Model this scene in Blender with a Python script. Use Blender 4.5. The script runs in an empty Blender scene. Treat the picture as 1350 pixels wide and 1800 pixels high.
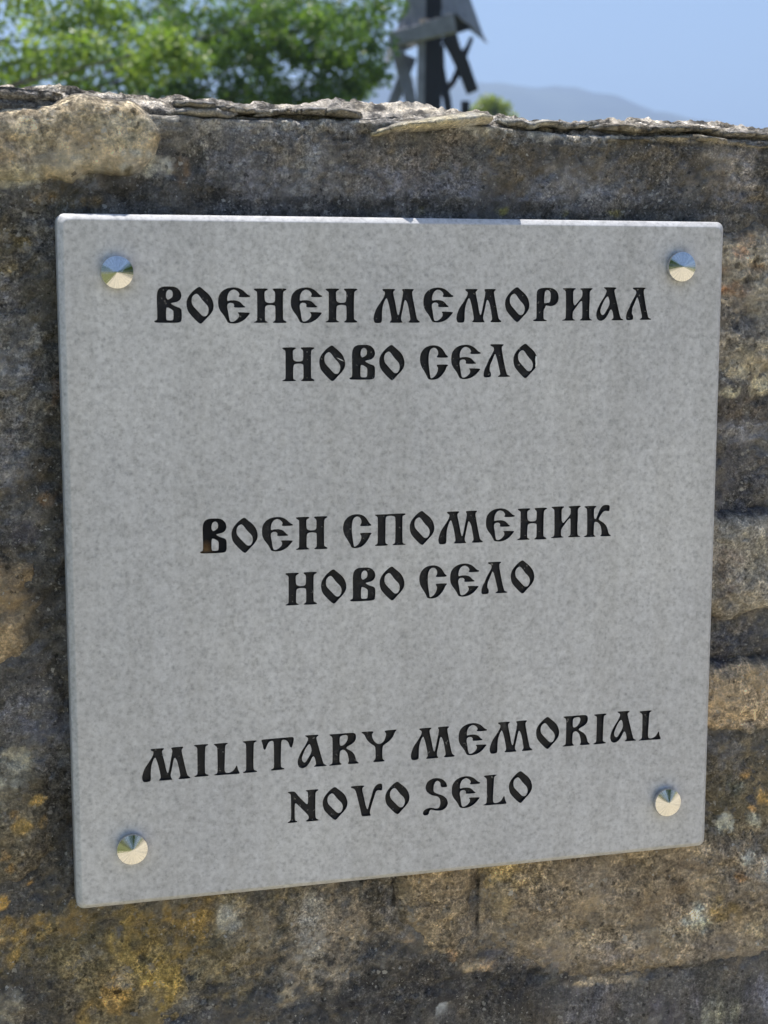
import bpy, bmesh, math, random
import numpy as np
from mathutils import Vector, Matrix
from mathutils.geometry import delaunay_2d_cdt

random.seed(7)
rng = np.random.default_rng(11)
S = bpy.context.scene
COL = S.collection
R = math.radians

# ------------------------------------------------------------------ camera
cam_d = bpy.data.cameras.new('camera')
cam = bpy.data.objects.new('camera', cam_d)
COL.objects.link(cam)
cam.matrix_world = Matrix(((0.96508324, 0.03694652, -0.25932469, -0.263162), (-0.26194322, 0.13725702, -0.95527287, -0.931785), (0.00030013, 0.98984618, 0.14214234, 1.155881), (0, 0, 0, 1)))
cam_d.sensor_fit = 'HORIZONTAL'
cam_d.sensor_width = 36.0
cam_d.lens = 2701.0 / 1350.0 * 36.0
cam_d.clip_start = 0.02
cam_d.clip_end = 9000
cam_d.dof.use_dof = True
cam_d.dof.focus_distance = 0.985
cam_d.dof.aperture_fstop = 17.0
S.camera = cam

# ------------------------------------------------------------------ sky, sun, exposure
SUN = Vector((-0.20, 0.22, 0.95)).normalized()          # direction towards the sun
elev = math.asin(SUN.z)
azim = math.atan2(SUN.x, SUN.y)                          # clockwise from +Y
w = bpy.data.worlds.new('World')
S.world = w
w.use_nodes = True
nt = w.node_tree
nt.nodes.clear()
out = nt.nodes.new('ShaderNodeOutputWorld')
bg = nt.nodes.new('ShaderNodeBackground')
sky = nt.nodes.new('ShaderNodeTexSky')
sky.sky_type = 'NISHITA'
sky.sun_disc = False
sky.sun_elevation = elev
sky.sun_rotation = azim
sky.altitude = 300
sky.air_density = 1.0
sky.dust_density = 1.2
sky.ozone_density = 2.7
bg.inputs['Strength'].default_value = 0.10
nt.links.new(sky.outputs[0], bg.inputs['Color'])
nt.links.new(bg.outputs[0], out.inputs['Surface'])
sl = bpy.data.lights.new('sun', 'SUN')
sl.energy = 5.0
sl.angle = R(0.53)
sl.color = (1.0, 0.95, 0.87)
so = bpy.data.objects.new('sun', sl)
COL.objects.link(so)
so.rotation_euler = SUN.to_track_quat('Z', 'Y').to_euler()
S.view_settings.view_transform = 'Standard'
S.view_settings.look = 'None'
S.view_settings.gamma = 1.0
S.view_settings.use_curve_mapping = False
S.view_settings.exposure = 0.80

# ------------------------------------------------------------------ helpers
def lin(c):
    c = np.asarray(c, float) / 255.0
    return np.where(c <= 0.04045, c / 12.92, ((c + 0.055) / 1.055) ** 2.4)

KALB = 2.65                                              # albedo of a stone tone noted as an 8-bit colour
def alb(c):
    l = lin(c)
    g = (l * np.array([0.3, 0.59, 0.11])).sum(-1, keepdims=True)
    return (l * 0.76 + g * 0.24) * KALB

def _hash(ix, iy, iz, seed):
    h = (ix.astype(np.int64) * 374761393 + iy.astype(np.int64) * 668265263 + iz.astype(np.int64) * 2147483647 + seed * 974634) & 0xffffffff
    h = ((h ^ (h >> 13)) * 1274126177) & 0xffffffff
    h = (h ^ (h >> 16)) * 2246822519 & 0xffffffff
    h = h ^ (h >> 15)
    return (h & 0xffffff) / float(0xffffff)

def vnoise(p, seed=0):
    i = np.floor(p).astype(np.int64)
    f = p - i
    f = f * f * f * (f * (f * 6 - 15) + 10)
    r = 0
    for dx in (0, 1):
        wx = f[:, 0] if dx else 1 - f[:, 0]
        for dy in (0, 1):
            wy = f[:, 1] if dy else 1 - f[:, 1]
            for dz in (0, 1):
                wz = f[:, 2] if dz else 1 - f[:, 2]
                r = r + wx * wy * wz * _hash(i[:, 0] + dx, i[:, 1] + dy, i[:, 2] + dz, seed)
    return r

def fbm(p, octv=4, seed=0, gain=0.5):
    a, s, t = 1.0, 0.0, 0.0
    q = np.array(p, float)
    for k in range(octv):
        s = s + a * vnoise(q, seed + k * 17)
        t += a
        a *= gain
        q = q * 2.03 + 3.7
    return s / t                                         # 0..1, mean 0.5

def sstep(a, b, x):
    t = np.clip((x - a) / (b - a), 0, 1)
    return t * t * (3 - 2 * t)

def tag(o, label=None, cat=None, group=None, kind=None):
    for k, v in (('label', label), ('category', cat), ('group', group), ('kind', kind)):
        if v:
            o[k] = v
    return o

def link(name, me, mat=None, parent=None):
    o = bpy.data.objects.new(name, me)
    COL.objects.link(o)
    if mat is not None and me is not None and not me.materials:
        me.materials.append(mat)
    if parent is not None:
        o.parent = parent
    return o

def mesh_np(name, V, F, cols=None, smooth=False):
    """V (n,3); F list of faces or an (m,k) array."""
    me = bpy.data.meshes.new(name)
    V = np.asarray(V, np.float32)
    if isinstance(F, np.ndarray):
        m, k = F.shape
        me.vertices.add(len(V))
        me.vertices.foreach_set('co', V.ravel())
        me.loops.add(m * k)
        me.loops.foreach_set('vertex_index', F.astype(np.int32).ravel())
        me.polygons.add(m)
        me.polygons.foreach_set('loop_start', np.arange(0, m * k, k, dtype=np.int32))
        me.update(calc_edges=True)
        me.validate()
    else:
        me.from_pydata([tuple(map(float, v)) for v in V], [], F)
        me.update()
    if cols is not None:
        a = me.color_attributes.new('tone', 'FLOAT_COLOR', 'POINT')
        a.data.foreach_set('color', np.asarray(cols, np.float32).ravel())
    me.polygons.foreach_set('use_smooth', np.full(len(me.polygons), smooth))
    return me

def boxmesh(bm, c, half, rot=None):
    vs = []
    for sx in (-1, 1):
        for sy in (-1, 1):
            for sz in (-1, 1):
                v = Vector((sx * half[0], sy * half[1], sz * half[2]))
                if rot is not None:
                    v = rot @ v
                vs.append(bm.verts.new(Vector(c) + v))
    for q in ((0, 1, 3, 2), (4, 6, 7, 5), (0, 4, 5, 1), (2, 3, 7, 6), (0, 2, 6, 4), (1, 5, 7, 3)):
        bm.faces.new([vs[i] for i in q])

def bm_done(name, bm, bevel=0.0):
    bmesh.ops.recalc_face_normals(bm, faces=bm.faces)
    if bevel:
        bmesh.ops.bevel(bm, geom=list(bm.edges), offset=bevel, segments=1, affect='EDGES')
    me = bpy.data.meshes.new(name)
    bm.to_mesh(me)
    bm.free()
    return me

def tube(bm, pts, rad, n=8):
    rings = []
    for i, p in enumerate(pts):
        p = Vector(p)
        d = (Vector(pts[min(i + 1, len(pts) - 1)]) - Vector(pts[max(i - 1, 0)])).normalized()
        u = d.cross(Vector((0.3, 1, 0.2))).normalized()
        v = d.cross(u)
        rings.append([bm.verts.new(p + (u * math.cos(a) + v * math.sin(a)) * rad[i]) for a in [2 * math.pi * k / n for k in range(n)]])
    for a, b in zip(rings, rings[1:]):
        for k in range(n):
            bm.faces.new((a[k], a[(k + 1) % n], b[(k + 1) % n], b[k]))
    bm.faces.new(rings[0][::-1])
    bm.faces.new(rings[-1])

def strap(bm, pts, wid, thick, side):
    """a flat bar that follows pts; `side` is the direction of its thickness."""
    side = Vector(side).normalized()
    rings = []
    for i, p in enumerate(pts):
        p = Vector(p)
        d = (Vector(pts[min(i + 1, len(pts) - 1)]) - Vector(pts[max(i - 1, 0)])).normalized()
        n = d.cross(side).normalized()
        wd = wid[i] if isinstance(wid, (list, tuple)) else wid
        rings.append([bm.verts.new(p + n * a * wd / 2 + side * b * thick / 2) for a, b in ((-1, -1), (1, -1), (1, 1), (-1, 1))])
    for a, b in zip(rings, rings[1:]):
        for k in range(4):
            bm.faces.new((a[k], a[(k + 1) % 4], b[(k + 1) % 4], b[k]))
    bm.faces.new(rings[0][::-1])
    bm.faces.new(rings[-1])

def slabmesh(bm, front, back):
    """a plate between two matching outlines."""
    a = [bm.verts.new(p) for p in front]
    b = [bm.verts.new(p) for p in back]
    n = len(a)
    bm.faces.new(a)
    bm.faces.new(b[::-1])
    for k in range(n):
        bm.faces.new((a[k], b[k], b[(k + 1) % n], a[(k + 1) % n]))

# ------------------------------------------------------------------ materials
class NT:
    def __init__(self, name):
        self.m = bpy.data.materials.new(name)
        self.m.use_nodes = True
        self.t = self.m.node_tree
        self.t.nodes.clear()
        self.out = self.t.nodes.new('ShaderNodeOutputMaterial')
        self.b = self.t.nodes.new('ShaderNodeBsdfPrincipled')
        self.t.links.new(self.b.outputs[0], self.out.inputs['Surface'])
        self.tc = self.t.nodes.new('ShaderNodeTexCoord')

    def n(self, typ, **kw):
        x = self.t.nodes.new('ShaderNode' + typ)
        for k, v in kw.items():
            if k in x.inputs:
                x.inputs[k].default_value = v
            else:
                setattr(x, k, v)
        return x

    def l(self, a, b):
        self.t.links.new(a, b)

    def noise(self, scale, detail=4, rough=0.55, coord=None, dist=0.0):
        x = self.n('TexNoise', Scale=scale, Detail=detail, Roughness=rough, Distortion=dist)
        self.l(coord or self.tc.outputs['Object'], x.inputs['Vector'])
        return x.outputs['Fac']

    def ramp(self, fac, stops, interp='LINEAR'):
        x = self.n('ValToRGB')
        e = x.color_ramp.elements
        x.color_ramp.interpolation = interp
        while len(e) < len(stops):
            e.new(0.5)
        for k, (p, c) in enumerate(stops):
            e[k].position = p
            e[k].color = tuple(c) + (1,) if hasattr(c, '__len__') else (c, c, c, 1)
        self.l(fac, x.inputs[0])
        return x.outputs[0]

    def mix(self, a, b, fac=1.0, mode='MIX'):
        x = self.n('MixRGB', blend_type=mode)
        for k, v in ((1, a), (2, b), (0, fac)):
            if isinstance(v, (int, float)):
                x.inputs[k].default_value = v if k == 0 else (v, v, v, 1)
            elif isinstance(v, (tuple, list)):
                x.inputs[k].default_value = tuple(v) + (1,)
            else:
                self.l(v, x.inputs[k])
        return x.outputs[0]

    def math(self, op, a, b=None):
        x = self.n('Math', operation=op)
        for k, v in ((0, a), (1, b)):
            if v is None:
                continue
            if isinstance(v, (int, float)):
                x.inputs[k].default_value = v
            else:
                self.l(v, x.inputs[k])
        return x.outputs[0]

    def bump(self, h, strength=0.5, dist=0.001):
        x = self.n('Bump', Strength=strength, Distance=dist)
        self.l(h, x.inputs['Height'])
        self.l(x.outputs[0], self.b.inputs['Normal'])

    def set(self, **kw):
        for k, v in kw.items():
            s = self.b.inputs[k.replace('_', ' ')]
            if isinstance(v, (int, float)):
                s.default_value = v
            elif isinstance(v, (tuple, list)):
                s.default_value = tuple(v) + (1,)
            else:
                self.l(v, s)

def stone_mat(name, grain=1.0, speck=0.5, bump=0.8, con=0.8):
    """weathered stone / mortar: base tone from the mesh, grain, pits, mineral and lichen specks."""
    m = NT(name)
    at = m.n('Attribute', attribute_name='tone')
    c = at.outputs['Color']
    geo = m.n('NewGeometry')
    wq = m.n('TexNoise', Scale=500 / grain, Detail=2, Roughness=0.6)
    m.l(m.tc.outputs['Object'], wq.inputs['Vector'])
    off = m.n('VectorMath', operation='MULTIPLY_ADD')
    m.l(wq.outputs['Color'], off.inputs[0])
    off.inputs[1].default_value = (0.0035 * grain,) * 3
    m.l(m.tc.outputs['Object'], off.inputs[2])
    n1 = m.noise(300 / grain, 6, 0.72)
    n2 = m.noise(760 / grain, 3, 0.65)
    n3 = m.noise(70, 4, 0.6)
    worn = m.ramp(m.noise(24, 4, 0.6), [(0.36, 0.25 * con), (0.62, con)])
    c = m.mix(c, m.ramp(n1, [(0.30, 0.20), (0.44, 0.64), (0.54, 1.12), (0.70, 2.5)]), worn, 'MULTIPLY')
    c = m.mix(c, m.ramp(n2, [(0.32, 0.3), (0.5, 1.0), (0.68, 2.1)]), m.math('MULTIPLY', worn, 0.9), 'MULTIPLY')
    # crusts with crisp ragged edges, pale and dark
    for sc_, sd, tone_, amt in ((85, 3.1, (0.38, 0.37, 0.355), 0.6), (60, 9.7, (0.045, 0.042, 0.038), 0.55), (210, 5.3, (0.46, 0.43, 0.38), 0.6), (170, 1.9, (0.03, 0.028, 0.026), 0.5)):
        mp = m.n('Mapping')
        mp.inputs['Location'].default_value = (sd, sd * 0.7, -sd)
        m.l(m.tc.outputs['Object'], mp.inputs['Vector'])
        cr = m.ramp(m.noise(sc_ / grain, 7, 0.74, coord=mp.outputs[0]), [(0.575, 0.0), (0.635, 1.0)])
        zone = m.ramp(m.noise(13, 3, 0.6, coord=mp.outputs[0]), [(0.42, 0.1), (0.60, 1.0)])
        c = m.mix(c, tone_, m.math('MULTIPLY', m.math('MULTIPLY', cr, zone), amt))
    c = m.mix(c, m.ramp(n3, [(0.3, (0.78, 0.79, 0.83)), (0.5, (1, 1, 1)), (0.7, (1.22, 1.16, 1.02))]), 0.8, 'MULTIPLY')
    # pale crystals and lichen flecks, irregular, in some of the cells
    f = 0.0
    for sc_, lo in ((440, 0.74), (240, 0.90)):
        v = m.n('TexVoronoi', Scale=sc_ / grain, Randomness=1.0)
        m.l(off.outputs[0], v.inputs['Vector'])
        sep = m.n('SeparateColor')
        m.l(v.outputs['Color'], sep.inputs[0])
        rare = m.math('GREATER_THAN', sep.outputs[0], 1 - (1 - lo) * speck)
        size = m.math('LESS_THAN', v.outputs['Distance'], m.math('MULTIPLY', sep.outputs[1], 0.42))
        f = m.math('MAXIMUM', f, m.math('MULTIPLY', m.math('MULTIPLY', rare, size), m.math('ADD', 0.25, m.math('MULTIPLY', sep.outputs[2], 0.6))))
    big = m.ramp(m.noise(38, 3), [(0.36, 0.2), (0.62, 1.0)])
    f = m.math('MULTIPLY', f, big)
    c = m.mix(c, (0.70, 0.67, 0.61), f)
    v2 = m.n('TexVoronoi', Scale=260 / grain, Randomness=1.0)
    m.l(off.outputs[0], v2.inputs['Vector'])
    sep2 = m.n('SeparateColor')
    m.l(v2.outputs['Color'], sep2.inputs[0])
    pit = m.math('MULTIPLY', m.math('GREATER_THAN', sep2.outputs[2], 0.78), m.math('LESS_THAN', v2.outputs['Distance'], m.math('MULTIPLY', sep2.outputs[1], 0.4)))
    c = m.mix(c, m.mix(c, 0.3, 1.0, 'MULTIPLY'), m.math('MULTIPLY', pit, 0.8))
    h = m.math('ADD', m.math('MULTIPLY', n1, 1.3), m.math('MULTIPLY', n2, 0.5))
    h = m.math('ADD', h, m.math('MULTIPLY', pit, -0.5))
    h = m.math('ADD', h, m.math('MULTIPLY', f, 0.4))
    m.bump(h, bump, 0.0030 * grain)
    m.set(Base_Color=c, Roughness=0.92)
    m.b.inputs['Specular IOR Level'].default_value = 0.25
    return m.m

M = {}
M['mortar'] = stone_mat('weathered_mortar', 1.0, 1.25, 1.0, 0.86)
M['stone'] = stone_mat('rough_stone', 1.25, 0.55, 1.0, 0.92)
M['granite'] = stone_mat('coarse_granite', 1.9, 1.0, 1.0, 1.0)
M['slate'] = stone_mat('split_slate', 0.9, 0.3, 0.9)

def marble():
    m = NT('grey_marble')
    a = m.noise(9, 4, 0.55)
    b = m.noise(200, 5, 0.65)
    d = m.noise(480, 3, 0.6)
    c = m.ramp(a, [(0.34, (0.515, 0.513, 0.524)), (0.5, (0.55, 0.546, 0.554)), (0.66, (0.588, 0.582, 0.584))])
    # faint rain streaks
    mp = m.n('Mapping')
    mp.inputs['Scale'].default_value = (55, 55, 3.5)
    m.l(m.tc.outputs['Object'], mp.inputs['Vector'])
    c = m.mix(c, m.ramp(m.noise(1.0, 4, 0.6, coord=mp.outputs[0]), [(0.36, (0.90, 0.895, 0.88)), (0.6, (1.0, 1.0, 1.0))]), 0.75, 'MULTIPLY')
    c = m.mix(c, m.ramp(b, [(0.3, 0.78), (0.5, 0.97), (0.7, 1.12)]), 0.95, 'MULTIPLY')
    c = m.mix(c, m.ramp(d, [(0.28, 0.74), (0.46, 0.99), (0.72, 1.12)]), 0.95, 'MULTIPLY')
    v = m.n('TexVoronoi', Scale=270, Randomness=1.0)
    m.l(m.tc.outputs['Object'], v.inputs['Vector'])
    sep = m.n('SeparateColor')
    m.l(v.outputs['Color'], sep.inputs[0])
    sp = m.math('MULTIPLY', m.math('GREATER_THAN', sep.outputs[0], 0.74), m.ramp(v.outputs['Distance'], [(0.1, 1.0), (0.5, 0.0)]))
    c = m.mix(c, m.mix(c, (0.66, 0.67, 0.69), 1.0, 'MULTIPLY'), m.math('MULTIPLY', sp, 0.55))
    # a few tiny dark inclusions
    v3 = m.n('TexVoronoi', Scale=75, Randomness=1.0)
    m.l(m.tc.outputs['Object'], v3.inputs['Vector'])
    sep3 = m.n('SeparateColor')
    m.l(v3.outputs['Color'], sep3.inputs[0])
    dk = m.math('MULTIPLY', m.math('GREATER_THAN', sep3.outputs[1], 0.86), m.math('LESS_THAN', v3.outputs['Distance'], 0.075))
    c = m.mix(c, (0.12, 0.12, 0.13), m.math('MULTIPLY', dk, 0.7))
    m.bump(d, 0.12, 0.0004)
    m.set(Base_Color=c, Roughness=m.ramp(b, [(0.3, 0.36), (0.7, 0.52)]))
    m.b.inputs['Specular IOR Level'].default_value = 0.35
    return m.m
M['marble'] = marble()

def paint():
    m = NT('black_letter_paint')
    a = m.noise(500, 4, 0.6)
    geo = m.n('NewGeometry')
    wob = m.noise(160, 4, 0.7, coord=geo.outputs['Position'])
    c = m.ramp(wob, [(0.35, (0.006, 0.007, 0.010)), (0.60, (0.014, 0.015, 0.020)), (0.78, (0.06, 0.06, 0.06))])
    fl = m.ramp(m.noise(420, 3, 0.5, coord=geo.outputs['Position']), [(0.68, 0.0), (0.73, 1.0)])
    c = m.mix(c, (0.30, 0.29, 0.28), m.math('MULTIPLY', fl, 0.6))
    m.bump(a, 0.5, 0.0006)
    m.set(Base_Color=c, Roughness=0.5)
    m.b.inputs['Specular IOR Level'].default_value = 0.22
    return m
pm = paint()
M['paint'] = pm.m

def rusty_paint():
    m = NT('stained_letter_paint')
    geo = m.n('NewGeometry')
    a = m.noise(300, 4, 0.6, coord=geo.outputs['Position'])
    sub = m.n('VectorMath', operation='DISTANCE')
    m.l(m.tc.outputs['Object'], sub.inputs[0])
    sub.inputs[1].default_value = (0.0037, 0.0018, 0.0022)
    d = m.math('ADD', sub.outputs['Value'], m.math('MULTIPLY', a, 0.003))
    f = m.ramp(d, [(0.0032, 0.75), (0.0046, 0.0)])
    c = m.mix((0.006, 0.007, 0.010), m.ramp(a, [(0.3, (0.16, 0.085, 0.03)), (0.7, (0.30, 0.19, 0.09))]), f)
    m.bump(a, 0.3, 0.0005)
    m.set(Base_Color=c, Roughness=0.6)
    m.b.inputs['Specular IOR Level'].default_value = 0.12
    return m.m
M['rust_paint'] = rusty_paint()

def chrome():
    m = NT('turned_steel')
    sx = m.n('SeparateXYZ')
    m.l(m.tc.outputs['Object'], sx.inputs[0])
    ang = m.math('ARCTAN2', sx.outputs[0], sx.outputs[2])
    cv = m.n('CombineXYZ')
    m.l(m.math('MULTIPLY', m.math('SINE', ang), 1.0), cv.inputs[0])
    m.l(m.math('COSINE', ang), cv.inputs[1])
    st = m.noise(9, 4, 0.7, coord=cv.outputs[0])
    n = m.noise(900, 3, 0.6)
    c = m.ramp(st, [(0.3, (0.46, 0.47, 0.48)), (0.5, (0.63, 0.63, 0.62)), (0.7, (0.74, 0.73, 0.70))])  # radial highlights put into the colour as streaks by angle
    c = m.mix(c, m.ramp(n, [(0.3, 0.82), (0.6, 1.0)]), 0.7, 'MULTIPLY')
    m.bump(st, 0.10, 0.0004)
    m.set(Base_Color=c, Metallic=1.0, Roughness=m.ramp(n, [(0.3, 0.015), (0.7, 0.05)]))
    return m.m
M['chrome'] = chrome()

def leafmat(name, a, b, trans=0.45):
    m = NT(name)
    at = m.n('Attribute', attribute_name='tone')
    c = m.mix(a, b, m.ramp(at.outputs['Fac'], [(0.0, 0.0), (1.0, 1.0)]))
    tr = m.n('BsdfTranslucent')
    m.l(m.mix(c, (1.25, 1.4, 0.5), 1.0, 'MULTIPLY'), tr.inputs['Color'])
    ms = m.n('MixShader')
    ms.inputs[0].default_value = trans
    m.l(m.b.outputs[0], ms.inputs[1])
    m.l(tr.outputs[0], ms.inputs[2])
    m.l(ms.outputs[0], m.out.inputs['Surface'])
    m.set(Base_Color=c, Roughness=0.42)
    return m.m
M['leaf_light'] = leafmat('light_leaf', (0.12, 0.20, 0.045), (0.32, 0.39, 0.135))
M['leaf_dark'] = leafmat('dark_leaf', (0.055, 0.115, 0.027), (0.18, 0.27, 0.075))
M['leaf_yellow'] = leafmat('yellow_green_leaf', (0.20, 0.25, 0.07), (0.36, 0.39, 0.14))

def plain(name, c, rough=0.8, scale=20, var=0.35, metal=0.0):
    m = NT(name)
    n = m.noise(scale, 5, 0.6)
    lo = tuple(x * (1 - var) for x in c)
    hi = tuple(min(1, x * (1 + var)) for x in c)
    m.set(Base_Color=m.ramp(n, [(0.3, lo), (0.7, hi)]), Roughness=rough, Metallic=metal)
    m.bump(n, 0.3, 0.01)
    return m.m
M['bark'] = plain('bark', (0.035, 0.028, 0.021), 0.9, 30)
M['lit_wood'] = plain('weathered_grey_wood_lit', (0.19, 0.20, 0.235), 0.75, 14, 0.25)  # tower wood, lit copy: the light is in the paler grey
M['shaded_wood'] = plain('shaded_grey_wood', (0.009, 0.010, 0.015), 0.7, 14, 0.3)  # same tower wood, shaded copy: the shade is in the colour
M['grass'] = plain('meadow', (0.13, 0.14, 0.045), 0.95, 1.4, 0.4)
M['path'] = plain('pale_gravel', (0.50, 0.44, 0.32), 0.95, 30, 0.2)
M['hill'] = plain('wooded_hill', (0.06, 0.07, 0.04), 1.0, 0.02, 0.5)

# ------------------------------------------------------------------ ground, hills
def ground_mesh():
    rs = [0.0, 3, 8, 20, 60, 200, 600, 1500, 2600]
    V = [(0, 0, 0)]
    F = []
    n = 48
    for r in rs[1:]:
        for k in range(n):
            a = 2 * math.pi * k / n
            V.append((r * math.cos(a), r * math.sin(a), 0))
    for k in range(n):
        F.append((0, 1 + k, 1 + (k + 1) % n))
    for j in range(len(rs) - 2):
        o = 1 + j * n
        for k in range(n):
            F.append((o + k, o + n + k, o + n + (k + 1) % n, o + (k + 1) % n))
    return mesh_np('ground', V, F)
tag(link('ground', ground_mesh(), M['grass']), kind='structure')
# the gravel forecourt in front of the wall
def path_mesh():
    V, F = [], []
    xs = np.linspace(-0.75, 9.5, 60)
    for i, x in enumerate(xs):
        for j, y in enumerate((-0.02, -4, -14)):
            dx = (0.18 * math.sin(y * 1.7) + 0.25 * y * 0.12) if i == 0 else 0
            V.append((x + dx, y, 0.004))
    for i in range(len(xs) - 1):
        for j in range(2):
            F.append((i * 3 + j, i * 3 + j + 1, i * 3 + 4 + j, i * 3 + 3 + j))
    return mesh_np('path', V, F)
tag(link('path', path_mesh(), M['path']), kind='structure')

HILL_Y = 900.0
def hill_mesh():
    prof = [(-230.9, 102.5), (-65.5, 111.0), (23.9, 114.0), (54.8, 113.2), (102.2, 113.5), (151.0, 116.4), (204.7, 121.5), (246.0, 125.5), (281.1, 126.7), (304.7, 124.9), (319.5, 124.1), (343.3, 122.9), (373.4, 120.8), (385.5, 116.8), (398.1, 112.4), (423.4, 109.4), (449.2, 103.6), (496.8, 99.9), (643.0, 95.0), (972.7, 86.9)]                                         # ridge line: (x, height) at 900 m
    px = np.array([p[0] for p in prof]); pz = np.array([p[1] for p in prof])
    xs = np.linspace(-700, 900, 260)
    rows = 26
    ridge = np.interp(xs, px, pz)
    p3 = np.stack([xs / 40, xs * 0, xs * 0], 1)
    ridge = ridge + (fbm(p3, 4, 5) - 0.5) * 5
    V, F = [], []
    for j in range(rows):
        t = j / (rows - 1)                                # 0 front foot, 0.6 ridge, 1 back foot
        hgt = sstep(0, 0.6, t) if t < 0.6 else 1 - sstep(0.6, 1.0, t)
        y = HILL_Y + (t - 0.6) * 500
        q = np.stack([xs / 25, np.full_like(xs, y / 25), xs * 0], 1)
        bump = (fbm(q, 4, 9) - 0.5) * 8 * (1 - abs(t - 0.6) / 0.6 * 0.3) * (0 if t in (0, 1) else 1) * (t != 0.6)
        for x, r, b in zip(xs, ridge, bump):
            V.append((x, y, r * float(hgt) - 0.6 + float(b) * float(hgt)))
    n = len(xs)
    F = [(j * n + i, j * n + i + 1, (j + 1) * n + i + 1, (j + 1) * n + i) for j in range(rows - 1) for i in range(n - 1)]
    return mesh_np('hills', V, F, smooth=True)
tag(link('hills', hill_mesh(), M['hill']), kind='structure')

# ------------------------------------------------------------------ the stone wall
ZT = 1.20                                                # top edge of the plaque
top_x = np.array([-3.0, -0.6, -0.2569, -0.2376, -0.2181, -0.205, -0.1818, -0.1618, -0.1414, -0.1345, -0.1208, -0.1132, -0.093, -0.0682, -0.0467, -0.0177, 0.0044, 0.0342, 0.0645, 0.0799, 0.1032, 0.1228, 0.1426, 0.1587, 0.1788, 0.1993, 0.2199, 0.2619, 0.2918, 0.6, 3.0]); top_z = np.array([1.2797, 1.2777, 1.2757, 1.2758, 1.2754, 1.2762, 1.2737, 1.2717, 1.2704, 1.2713, 1.2691, 1.27, 1.2692, 1.2683, 1.2697, 1.2695, 1.2705, 1.2704, 1.2699, 1.2683, 1.2668, 1.2656, 1.2665, 1.2662, 1.2668, 1.2659, 1.2661, 1.264, 1.2633, 1.2593, 1.2593])       # crest of the wall (metres along the wall, height)
def crest(x):
    return np.interp(x, top_x, top_z)

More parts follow.
